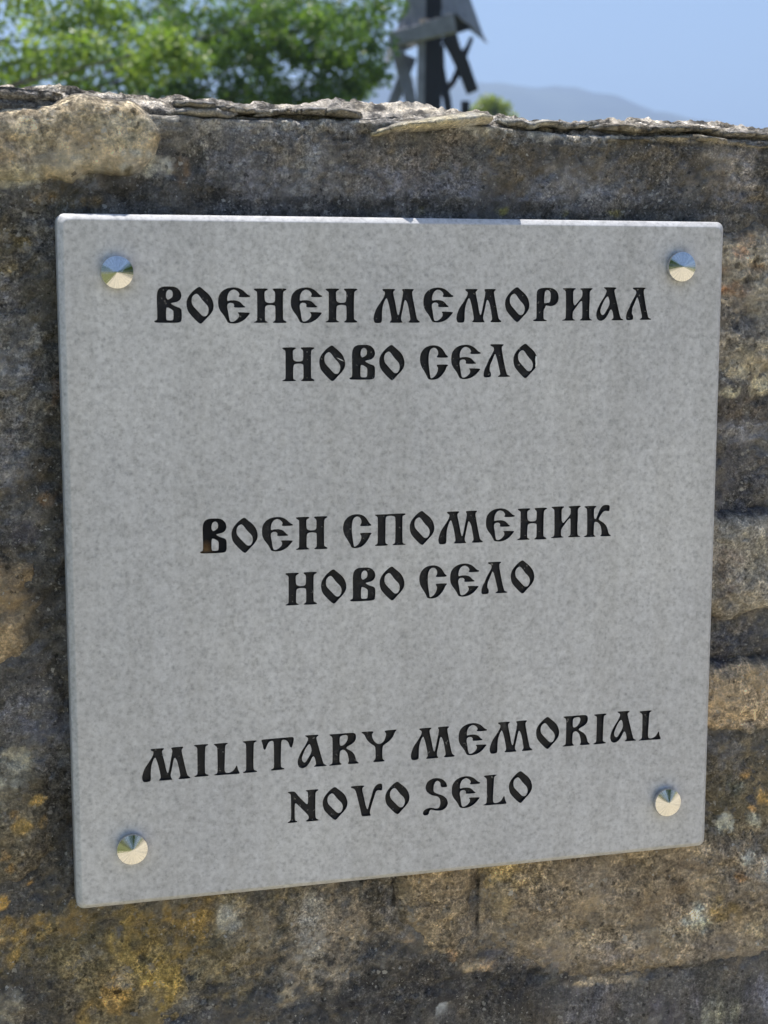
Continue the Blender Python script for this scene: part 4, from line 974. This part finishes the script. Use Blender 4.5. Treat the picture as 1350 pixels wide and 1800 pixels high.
PLACE = [('B', 0, -155.87, 16.17), ('O', 0, -136.86, 16.25), ('E', 0, -118.15, 19.26), ('H', 0, -96.98, 20.08), ('E', 0, -74.45, 19.46), ('H', 0, -53.37, 20.33), ('M', 0, -23.44, 29.35), ('E', 0, 8.12, 19.65), ('M', 0, 29.31, 29.44), ('O', 0, 60.91, 16.42), ('P', 0, 79.62, 17.12), ('I_', 0, 98.91, 20.8), ('A', 0, 121.91, 18.57), ('L_', 0, 142.19, 17.59), ('H', 1, -80.13, 20.52), ('O', 1, -57.25, 16.1), ('B', 1, -38.66, 16.02), ('O', 1, -19.85, 16.41), ('C', 1, 6.07, 18.15), ('E', 1, 26.17, 19.47), ('L_', 1, 47.27, 17.32), ('O', 1, 66.81, 15.99), ('B', 2, -131.3, 16.07), ('O', 2, -112.15, 16.1), ('E', 2, -93.44, 19.03), ('H', 2, -72.6, 20.08), ('C', 2, -42.83, 17.94), ('Pi', 2, -22.74, 20.05), ('O', 2, -0.22, 15.91), ('M', 2, 18.44, 29.08), ('E', 2, 49.81, 19.07), ('H', 2, 70.82, 20.25), ('I_', 2, 93.61, 20.27), ('K', 2, 116.22, 18.97), ('H', 3, -79.45, 19.93), ('O', 3, -56.97, 15.9), ('B', 3, -38.53, 15.92), ('O', 3, -19.61, 16.19), ('C', 3, 6.18, 18.0), ('E', 3, 26.39, 19.19), ('L_', 3, 47.2, 17.83), ('O', 3, 66.79, 16.28), ('M', 4, -169.0, 29.66), ('I', 4, -137.25, 9.44), ('L', 4, -125.03, 16.29), ('I', 4, -107.09, 9.13), ('T', 4, -95.37, 20.71), ('A', 4, -72.48, 18.45), ('R', 4, -52.41, 19.29), ('Y', 4, -31.49, 23.14), ('M', 4, 0.87, 29.89), ('E', 4, 32.77, 19.39), ('M', 4, 53.81, 29.77), ('O', 4, 85.6, 16.25), ('R', 4, 104.18, 19.1), ('I', 4, 125.79, 9.44), ('A', 4, 137.74, 18.63), ('L', 4, 158.18, 16.31), ('N', 5, -79.25, 20.02), ('O', 5, -56.69, 16.2), ('V', 5, -38.49, 20.88), ('O', 5, -15.92, 16.18), ('S', 5, 9.08, 17.02), ('E', 5, 28.43, 19.64), ('L', 5, 49.92, 15.91), ('O', 5, 67.32, 16.73)]

def glyph(nm):
    return [chaikin(np.array(c) * 0.001, 2, 0.22) for c in GL[nm]]
GC = {k: glyph(k) for k in GL}
PC = Vector((0, 0, ZT - PH / 2))                          # plaque centre

def rrect(wd, ht, r, n=6):
    p = []
    for cx, cz, a0 in ((wd / 2 - r, ht / 2 - r, 0), (-wd / 2 + r, ht / 2 - r, 90), (-wd / 2 + r, -ht / 2 + r, 180), (wd / 2 - r, -ht / 2 + r, 270)):
        for k in range(n + 1):
            a = R(a0 + 90 * k / n)
            p.append((cx + r * math.cos(a), cz + r * math.sin(a)))
    return np.array(p)

def area(p):
    x, y = p[:, 0], p[:, 1]
    return 0.5 * np.sum(x * np.roll(y, -1) - y * np.roll(x, -1))

DEPTH = 0.0017
def letter_mesh(nm):
    cs = GC[nm]
    pts, es = [], []
    for c in cs:
        o = len(pts)
        pts += [Vector(v) for v in c]
        es += [(o + k, o + (k + 1) % len(c)) for k in range(len(c))]
    vs, e2, fs, *_ = delaunay_2d_cdt(pts, es, [], 0, 1e-8)
    P = np.array([tuple(v) for v in vs])
    F = []
    cen = np.array([P[list(f)].mean(0) for f in fs])
    ok = np.zeros(len(cen), bool)
    for c in cs:
        ok ^= inside(cen, c)
    V = [(p[0], DEPTH, p[1]) for p in P]
    for f, k in zip(fs, ok):
        if k:
            a, b, c = (np.array(V[i]) for i in f[:3])
            F.append(tuple(f) if np.cross(b - a, c - a)[1] < 0 else tuple(f)[::-1])
    for ci, c in enumerate(cs):
        if (area(c) > 0) != (ci == 0):
            c = c[::-1]
        o = len(V)
        n = len(c)
        V += [(p[0], -0.00002, p[1]) for p in c]
        V += [(p[0], DEPTH, p[1]) for p in c]
        for k in range(n):
            k2 = (k + 1) % n
            F.append((o + k, o + n + k, o + n + k2, o + k2))
    return mesh_np('letter', V, F)
LM = {k: letter_mesh(k) for k in GL}

def plaque_mesh():
    outer = rrect(PW - 2 * CH, PH - 2 * CH, RC - 0.001)
    pts = [Vector(v) for v in outer]
    es = [(k, (k + 1) % len(outer)) for k in range(len(outer))]
    cuts = []
    for nm, li, x, wd in PLACE:
        zb = BASE[li] * 0.001 - PC.z
        for c in GC[nm]:
            c2 = c + np.array([x * 0.001, zb])
            cuts.append(c2)
            o = len(pts)
            pts += [Vector(v) for v in c2]
            es += [(o + k, o + (k + 1) % len(c2)) for k in range(len(c2))]
    vs, e2, fs, *_ = delaunay_2d_cdt(pts, es, [], 1, 1e-8)
    P = np.array([tuple(v) for v in vs])
    cen = np.array([P[list(f)].mean(0) for f in fs])
    hole = np.zeros(len(cen), bool)
    for c in cuts:
        lo, hi = c.min(0), c.max(0)
        s = np.where((cen[:, 0] > lo[0]) & (cen[:, 0] < hi[0]) & (cen[:, 1] > lo[1]) & (cen[:, 1] < hi[1]))[0]
        hole[s] ^= inside(cen[s], c)
    V = [(p[0], YF, p[1]) for p in P]
    F = []
    for f, k in zip(fs, hole):
        if not k:
            a, b, c = (np.array(V[i]) for i in f[:3])
            F.append(tuple(f) if np.cross(b - a, c - a)[1] < 0 else tuple(f)[::-1])
    nf = len(F)
    # eased edge, sides and back
    rings = [(CH, 0.0), (CH * 0.90, CH * 0.03), (CH * 0.78, CH * 0.11), (CH * 0.18, CH * 0.68), (CH * 0.05, CH * 0.86), (0.0, CH * 1.1), (0.0, PT - 0.001), (0.0008, PT)]
    idx = []
    for e, y in rings:
        r = rrect(PW - 2 * e, PH - 2 * e, max(RC - e * 0.3, 0.001))
        idx.append(list(range(len(V), len(V) + len(r))))
        V += [(p[0], YF + y, p[1]) for p in r]
    for a, b in zip(idx, idx[1:]):
        n = len(a)
        for k in range(n):
            k2 = (k + 1) % n
            F.append((a[k], b[k], b[k2], a[k2]))
    F.append(tuple(idx[-1][::-1]))
    me = mesh_np('memorial_plaque', np.array(V), F)
    sm = np.zeros(len(me.polygons), bool)
    sm[nf:len(F) - 1] = True
    me.polygons.foreach_set('use_smooth', sm)
    return me

plaque = link('memorial_plaque', plaque_mesh(), M['marble'])
plaque.location = (0, 0, PC.z)
tag(plaque, 'square grey marble plaque with engraved black Cyrillic and Latin lettering fixed to the stone wall', 'plaque')

rust_me = LM['B'].copy()
rust_me.materials.append(M['rust_paint'])
for nm, li, x, wd in PLACE:
    stained = nm == 'B' and li == 2
    o = link('letter', rust_me if stained else LM[nm], M['paint'], plaque)
    o.location = (x * 0.001, YF, BASE[li] * 0.001 - PC.z)
    if stained:
        o['label'] = 'black letter with a rusty brown stain at its foot'

# a bright chip at the edge of one letter and a scratch across another
def sliver(name, pts, y, hgt, label):
    c = np.mean(pts, axis=0)
    V = [(p[0], y, p[1]) for p in pts] + [(c[0], y - hgt, c[1])]
    n = len(pts)
    F = [(k, (k + 1) % n, n) for k in range(n)]
    o = link(name, mesh_np(name, V, F), M['chip'], plaque)
    o.location = (0, 0, -PC.z)
    o['label'] = label
M['chip'] = plain('fresh_white_marble', (0.80, 0.80, 0.79), 0.4, 300, 0.05)
sliver('chip', [(0.0816, 1.1159), (0.0825, 1.1154), (0.0829, 1.1129), (0.0828, 1.1104), (0.0819, 1.1088), (0.0815, 1.1094), (0.0816, 1.1115), (0.0813, 1.1136)], YF - 0.0001, 0.0005, 'fresh white chip beside the last letter of the second line')
sliver('scratch', [(-0.0461, 1.1162), (-0.0442, 1.1155), (-0.0425, 1.1147), (-0.0412, 1.1136), (-0.0432, 1.1144), (-0.0449, 1.1153)], YF + DEPTH - 0.0002, 0.0002, 'pale scratch across the paint of a letter')
def cap_mesh():
    n = 48
    r, h1, h2 = 0.0094, 0.0044, 0.0021
    prof = [(r * 0.96, 0.0), (r * 0.97, -0.0006), (r, -0.0008), (r, -h1), (r * 0.985, -h1 - 0.0003)]
    V, F = [], []
    for rr, y in prof:
        V += [(rr * math.cos(2 * math.pi * k / n), y, rr * math.sin(2 * math.pi * k / n)) for k in range(n)]
    # cone in its own vertices so its rim stays crisp
    o = len(V)
    cone = [(r * 0.985, -h1 - 0.0003), (r * 0.6, -h1 - 0.0003 - h2 * 0.39), (r * 0.2, -h1 - 0.0003 - h2 * 0.80), (r * 0.02, -h1 - 0.0003 - h2)]
    for rr, y in cone:
        V += [(rr * math.cos(2 * math.pi * k / n), y, rr * math.sin(2 * math.pi * k / n)) for k in range(n)]
    for s, cnt in ((0, len(prof)), (o, len(cone))):
        for j in range(cnt - 1):
            for k in range(n):
                k2 = (k + 1) % n
                F.append((s + j * n + k, s + j * n + k2, s + (j + 1) * n + k2, s + (j + 1) * n + k))
    F.append(tuple(o + 3 * n + k for k in range(n)))
    V = np.array(V)
    me = bpy.data.meshes.new('screw_cap')
    me.from_pydata([tuple(v) for v in V], [], F)
    bm = bmesh.new(); bm.from_mesh(me)
    bmesh.ops.recalc_face_normals(bm, faces=bm.faces)
    bm.to_mesh(me); bm.free()
    me.polygons.foreach_set('use_smooth', np.ones(len(me.polygons), bool))
    me.materials.append(M['chrome'])
    return me
cme = cap_mesh()
for (x, z) in [(-0.177, 1.1667), (0.1781, 1.1714), (-0.1762, 0.8201), (0.1786, 0.8181)]:
    o = link('screw_cap', cme, None, plaque)
    o.location = (x, YF + 0.0001, z - PC.z)

# ------------------------------------------------------------------ trees
def leaf_cloud(name, clumps, n_per, size, mat, parent, bias=0.5):
    """crown: many small leaves spread through the clumps at the ends of the limbs."""
    C, Q, Sz = [], [], []
    for (c, r, dens) in clumps:
        n = int(n_per * dens)
        d = rng.normal(size=(n, 3))
        d /= np.linalg.norm(d, axis=1)[:, None]
        rad = r * rng.uniform(0.05, 1.15, n) ** 0.7
        C.append(np.array(c) + d * rad[:, None] * np.array([1, 1, 0.75]))
        Q.append(d)
        Sz.append(size * rng.uniform(0.6, 1.25, n))
    C = np.concatenate(C); Q = np.concatenate(Q); Sz = np.concatenate(Sz)
    n = len(C)
    nrm = rng.normal(size=(n, 3)) * 0.75 + np.array([0, 0, bias]) + Q * 0.45
    nrm /= np.linalg.norm(nrm, axis=1)[:, None]
    t = np.cross(nrm, rng.normal(size=(n, 3)))
    t /= np.linalg.norm(t, axis=1)[:, None]
    b = np.cross(nrm, t)
    L = Sz[:, None]
    v0 = C - t * L * 0.5
    v1 = C + b * L * 0.36 + nrm * L * 0.05
    v2 = C + t * L * 0.5 - nrm * L * 0.08
    v3 = C - b * L * 0.36 + nrm * L * 0.05
    V = np.stack([v0, v1, v2, v3], 1).reshape(-1, 3)
    F = np.arange(n * 4).reshape(n, 4)
    tn = np.repeat(rng.uniform(0, 1, n), 4)
    cols = np.stack([tn, tn, tn, np.ones_like(tn)], 1)
    o = link(name, mesh_np(name, V, F, cols), mat, parent)
    o['kind'] = 'stuff'
    return o

def make_tree(name, label, base, crown_c, crown_r, fixed, n_rand, n_per, size, mat, group=None, keep=None, trunk_r=0.11):
    t = bpy.data.objects.new(name, None)
    COL.objects.link(t)
    t.location = base
    tag(t, label, 'tree', group)
    B = Vector(base)
    clumps = [(np.array(c) - np.array(base), r, d) for c, r, d in fixed]
    cc = np.array(crown_c) - np.array(base)
    k = 0
    while k < n_rand:
        d = rng.normal(size=3)
        d /= np.linalg.norm(d)
        p = cc + d * np.array(crown_r) * rng.uniform(0.25, 1.0) ** 0.5
        if p[2] < 0.9 or (keep is not None and not keep(p + np.array(base))):
            continue
        clumps.append((p, rng.uniform(0.16, 0.34), rng.uniform(0.5, 1.2)))
        k += 1
    # trunk with limbs
    bm = bmesh.new()
    H = cc[2]
    sway = [Vector((0.10 * math.sin(z * 1.7), 0.08 * math.cos(z * 2.1) - 0.08, z)) for z in np.linspace(0, H, 8)]
    tube(bm, sway, list(np.linspace(trunk_r, trunk_r * 0.4, 8)), 10)
    for i, (c, r, d) in enumerate(clumps):
        if i % 3 and i > 4:
            continue
        c = Vector(c)
        zb = max(0.8, min(H, c.z * 0.72))
        s = sway[min(7, int(zb / H * 7))]
        mid = s.lerp(c, 0.55) + Vector((0, 0, -0.10)) + Vector(rng.normal(size=3) * 0.06)
        tube(bm, [s, s.lerp(mid, 0.5), mid, c], [0.018, 0.012, 0.008, 0.003], 5)
    link('trunk', bm_done('trunk', bm), M['bark'], t)
    leaf_cloud('crown', clumps, n_per, size, mat, t)
    return t



# a light-leaved tree in front on the left and a darker, wider one behind it
make_tree('leafy_tree', 'sunlit pale green tree at the far left behind the wall', (-3.05, 6.6, 0), (0.204, 8.0, 3.714), (1.15, 0.6, 0.75),
    [((0.083, 6.3, 2.202), .17, 1.0), ((0.188, 6.2, 2.156), .16, 1.0), ((-0.011, 6.5, 2.164), .14, .6), ((0.3, 6.2, 2.197), .14, .9), ((0.218, 6.4, 2.347), .16, .9), ((0.113, 6.8, 2.471), .14, .6), ((0.432, 6.5, 2.41), .14, .8), ((0.348, 6.4, 2.452), .18, 1.0),
     ((0.577, 6.0, 2.155), .13, 1.1), ((0.653, 6.0, 2.218), .12, 1.0), ((0.741, 6.1, 2.175), .11, .9), ((0.553, 6.2, 2.268), .10, .7), ((0.524, 6.2, 2.131), .09, .7), ((-0.209, 6.5, 2.232), .2, 1.0), ((-0.203, 6.5, 2.406), .25, 1.0), ((-0.024, 6.5, 2.514), .2, 1.0), ((0.205, 6.5, 2.576), .2, 1.0)],
    26, 340, 0.034, M['leaf_light'], keep=lambda p: p[2] > 2.75)
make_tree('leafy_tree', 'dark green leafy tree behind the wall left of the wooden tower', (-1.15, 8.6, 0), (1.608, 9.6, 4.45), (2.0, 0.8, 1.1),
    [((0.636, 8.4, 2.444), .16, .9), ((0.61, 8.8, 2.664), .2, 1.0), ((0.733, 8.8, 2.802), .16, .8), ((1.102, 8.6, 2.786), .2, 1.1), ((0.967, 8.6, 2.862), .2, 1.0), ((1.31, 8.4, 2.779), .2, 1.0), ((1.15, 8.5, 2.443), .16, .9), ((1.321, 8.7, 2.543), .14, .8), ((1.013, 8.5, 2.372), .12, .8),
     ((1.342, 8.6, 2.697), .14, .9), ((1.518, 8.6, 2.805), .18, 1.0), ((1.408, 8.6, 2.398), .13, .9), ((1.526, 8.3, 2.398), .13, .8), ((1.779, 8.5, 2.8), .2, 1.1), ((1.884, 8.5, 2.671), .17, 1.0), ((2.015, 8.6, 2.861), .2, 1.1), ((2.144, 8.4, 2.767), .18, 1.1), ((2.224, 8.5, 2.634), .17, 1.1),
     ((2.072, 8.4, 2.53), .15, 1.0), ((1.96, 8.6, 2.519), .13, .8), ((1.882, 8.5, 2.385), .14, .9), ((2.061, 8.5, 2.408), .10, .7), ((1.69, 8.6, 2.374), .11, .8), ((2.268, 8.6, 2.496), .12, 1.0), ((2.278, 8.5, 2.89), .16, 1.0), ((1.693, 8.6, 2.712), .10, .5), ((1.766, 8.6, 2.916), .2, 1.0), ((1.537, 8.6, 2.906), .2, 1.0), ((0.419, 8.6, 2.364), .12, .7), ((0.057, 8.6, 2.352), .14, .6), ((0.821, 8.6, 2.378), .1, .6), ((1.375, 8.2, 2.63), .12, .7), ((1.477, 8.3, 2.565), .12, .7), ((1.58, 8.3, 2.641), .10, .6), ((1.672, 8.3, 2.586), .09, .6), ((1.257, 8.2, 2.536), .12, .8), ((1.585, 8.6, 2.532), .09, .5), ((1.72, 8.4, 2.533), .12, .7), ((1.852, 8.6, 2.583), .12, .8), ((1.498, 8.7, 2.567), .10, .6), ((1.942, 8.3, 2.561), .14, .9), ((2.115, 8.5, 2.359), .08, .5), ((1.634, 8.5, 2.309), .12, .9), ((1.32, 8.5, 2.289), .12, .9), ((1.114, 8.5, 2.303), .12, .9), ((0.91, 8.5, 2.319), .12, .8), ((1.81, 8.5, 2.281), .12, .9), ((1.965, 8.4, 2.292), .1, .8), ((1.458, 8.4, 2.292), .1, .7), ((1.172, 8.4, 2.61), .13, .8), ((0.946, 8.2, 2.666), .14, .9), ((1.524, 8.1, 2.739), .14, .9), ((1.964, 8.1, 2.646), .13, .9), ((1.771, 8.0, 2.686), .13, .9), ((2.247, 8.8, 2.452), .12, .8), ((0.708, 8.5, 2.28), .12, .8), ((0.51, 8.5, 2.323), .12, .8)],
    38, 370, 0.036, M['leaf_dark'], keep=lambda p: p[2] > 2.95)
make_tree('young_tree', 'small yellow-green tree beyond the wooden tower, right of its legs', (8.32, 24.0, 4.226)[:2] + (0,), (8.321, 24.0, 4.162), (0.1, 0.1, 0.1),
    [((8.3, 24.0, 4.272), .18, 1.0), ((8.521, 24.0, 4.186), .2, 1.0), ((8.239, 24.2, 4.153), .2, 1.0), ((8.422, 24.0, 4.044), .25, 1.0), ((8.625, 24.0, 3.958), .25, 1.0), ((8.124, 24.0, 3.851), .25, 1.0), ((8.426, 24.0, 3.72), .3, 1.0)],
    0, 260, 0.08, M['leaf_yellow'], trunk_r=0.06)
# trees across the forecourt, seen only as reflections in the screw caps
for tx, ty, th, wh in ((4.4, -9.0, 2.3, 'nearest'), (0.9, -11.0, 2.4, 'middle'), (-3.4, -13.0, 2.5, 'farthest')):
    make_tree('leafy_tree', wh + ' of three leafy trees across the forecourt mirrored in the polished screw caps', (tx, ty, 0), (tx, ty, th), (1.9, 1.6, 1.6), [], 90, 130, 0.2, M['leaf_dark'], 'trees across the forecourt')


# ------------------------------------------------------------------ the wooden tower behind the wall

tower = bpy.data.objects.new('wooden_tower', None)
COL.objects.link(tower)
TB = Vector((3.053, 10.0, 2.508)); TB.z = 0.0
tower.location = TB
tag(tower, 'grey wooden tower with a flared roof, crossbeam and curved crossing braces behind the wall', 'tower')
def tl(p):
    return Vector(p) - TB
# square post, turned; its shade is put into the dark colour
bm = bmesh.new()
boxmesh(bm, (0.016, 0, 1.75), (0.062, 0.062, 1.75), Matrix.Rotation(R(-18), 3, 'Z'))
link('post', bm_done('post', bm, 0.006), M['shaded_wood'], tower)
bm = bmesh.new()
strap(bm, [tl((2.942, 9.86, 0.381)), tl((2.935, 9.86, 2.449)), tl((2.941, 9.86, 2.959)), tl((2.947, 9.86, 3.424))], 0.055, 0.03, (0.3, 1, 0))  # added pale strip, stands for the lit side of the post
link('post_lit_side', bm_done('post_lit_side', bm), M['lit_wood'], tower)
# crossbeam
bm = bmesh.new()
strap(bm, [tl((2.73, 9.96, 2.923)), tl((2.936, 9.8, 2.965)), tl((3.107, 9.6, 3.003))], [0.10, 0.112, 0.135], 0.07, (0.35, 1, 0))
link('crossbeam', bm_done('crossbeam', bm, 0.006), M['lit_wood'], tower)
bm = bmesh.new()
boxmesh(bm, tl((2.948, 9.8, 3.036)), (0.03, 0.03, 0.014), Matrix.Rotation(R(30), 3, 'Z'))  # added block, paler by colour to show the beam joint as lit
link('lit_joint', bm_done('lit_joint', bm, 0.004), plain('lit_joint_wood', (0.33, 0.27, 0.21), 0.8, 60, 0.2), tower)
# roof: flared plates around the post
def plate(name, pts, dy, mat):
    bm = bmesh.new()
    fr = [tl(p) for p in pts]
    slabmesh(bm, fr, [p + Vector((0.004, dy, 0.004)) for p in fr])
    return link(name, bm_done(name, bm), mat, tower)
plate('roof_plate', [(2.976, 9.86, 3.541), (2.938, 9.9, 3.547), (2.878, 9.95, 3.361), (2.855, 10.0, 3.213), (2.834, 10.0, 3.118), (2.804, 10.0, 3.022), (2.754, 10.0, 2.957), (2.733, 10.0, 2.878), (2.712, 10.0, 2.806), (2.69, 9.98, 2.732), (2.714, 9.96, 2.765), (2.744, 9.95, 2.781), (2.764, 9.93, 2.806), (2.8, 9.91, 2.813), (2.827, 9.9, 2.844), (2.87, 9.89, 2.859), (2.914, 9.88, 2.883), (2.965, 9.87, 2.892), (2.966, 9.86, 3.062)], 0.02, M['lit_wood'])
plate('roof_plate', [(3.078, 10.0, 3.576), (3.241, 10.1, 3.605), (3.338, 10.1, 3.373), (3.39, 10.15, 3.264), (3.422, 10.15, 3.186), (3.454, 10.14, 3.105), (3.488, 10.12, 3.023), (3.521, 10.1, 2.952), (3.479, 10.08, 2.968), (3.438, 10.05, 3.002), (3.392, 10.03, 3.017), (3.347, 10.0, 3.062), (3.293, 9.98, 3.08), (3.227, 9.95, 3.127), (3.119, 9.92, 3.11)], 0.025, M['lit_wood'])
plate('roof_soffit', [(3.146, 10.02, 3.135), (3.24, 10.02, 3.148), (3.439, 10.2, 3.179), (3.527, 10.22, 2.999), (3.413, 10.2, 3.064), (3.325, 10.2, 3.036), (3.181, 10.1, 2.983)], 0.03, M['shaded_wood'])  # underside of the roof, its shade given by the dark colour
# curved crossing braces, the shaded and the lit ones set apart by colour
def brace(pts, wd, mat, th=0.05):
    bm = bmesh.new()
    strap(bm, [tl(p) for p in pts], wd, th, (0.25, 1, 0))
    link('brace', bm_done('brace', bm), mat, tower)
brace([(3.168, 9.95, 2.975), (3.22, 9.95, 2.866), (3.272, 9.95, 2.781), (3.316, 9.95, 2.679), (3.356, 9.95, 2.584)], [0.12, 0.09, 0.10, 0.09, 0.085], M['shaded_wood'])
brace([(3.394, 10.1, 2.991), (3.361, 10.08, 2.923), (3.316, 10.06, 2.854), (3.276, 10.04, 2.745), (3.227, 10.02, 2.657), (3.164, 10.0, 2.6)], [0.03, 0.035, 0.06, 0.05, 0.045, 0.05], M['shaded_wood'])
brace([(3.098, 10.0, 2.908), (3.121, 10.0, 2.75), (3.141, 9.98, 2.637), (3.165, 9.96, 2.527), (3.186, 9.94, 2.305), (3.2, 9.9, 1.615)], [0.10, 0.07, 0.06, 0.055, 0.05, 0.05], M['shaded_wood'])
brace([(3.349, 10.1, 2.537), (3.348, 10.1, 2.203), (3.349, 10.1, 1.542)], [0.06, 0.06, 0.06], M['shaded_wood'])
brace([(2.837, 10.1, 2.865), (2.857, 10.08, 2.759), (2.877, 10.06, 2.67), (2.902, 10.04, 2.568), (2.926, 10.02, 2.427), (2.975, 10.0, 1.617)], [0.10, 0.085, 0.10, 0.085, 0.075, 0.06], M['lit_wood'])
brace([(2.949, 10.16, 2.846), (2.906, 10.16, 2.732), (2.867, 10.16, 2.634), (2.82, 10.16, 2.527), (2.777, 10.16, 2.397), (2.682, 10.16, 1.538)], [0.09, 0.08, 0.08, 0.075, 0.07, 0.06], M['lit_wood'])


# ------------------------------------------------------------------ air
def haze():
    bm = bmesh.new()
    boxmesh(bm, (0, 500, 74), (1400, 1100, 75))
    me = bm_done('haze', bm)
    m = bpy.data.materials.new('haze_air')
    m.use_nodes = True
    t = m.node_tree
    t.nodes.clear()
    o = t.nodes.new('ShaderNodeOutputMaterial')
    v = t.nodes.new('ShaderNodeVolumePrincipled')
    v.inputs['Color'].default_value = (0.50, 0.68, 1.0, 1)
    v.inputs['Density'].default_value = 0.0015
    v.inputs['Anisotropy'].default_value = 0.2
    t.links.new(v.outputs[0], o.inputs['Volume'])
    tag(link('haze', me, m), kind='stuff')
haze()
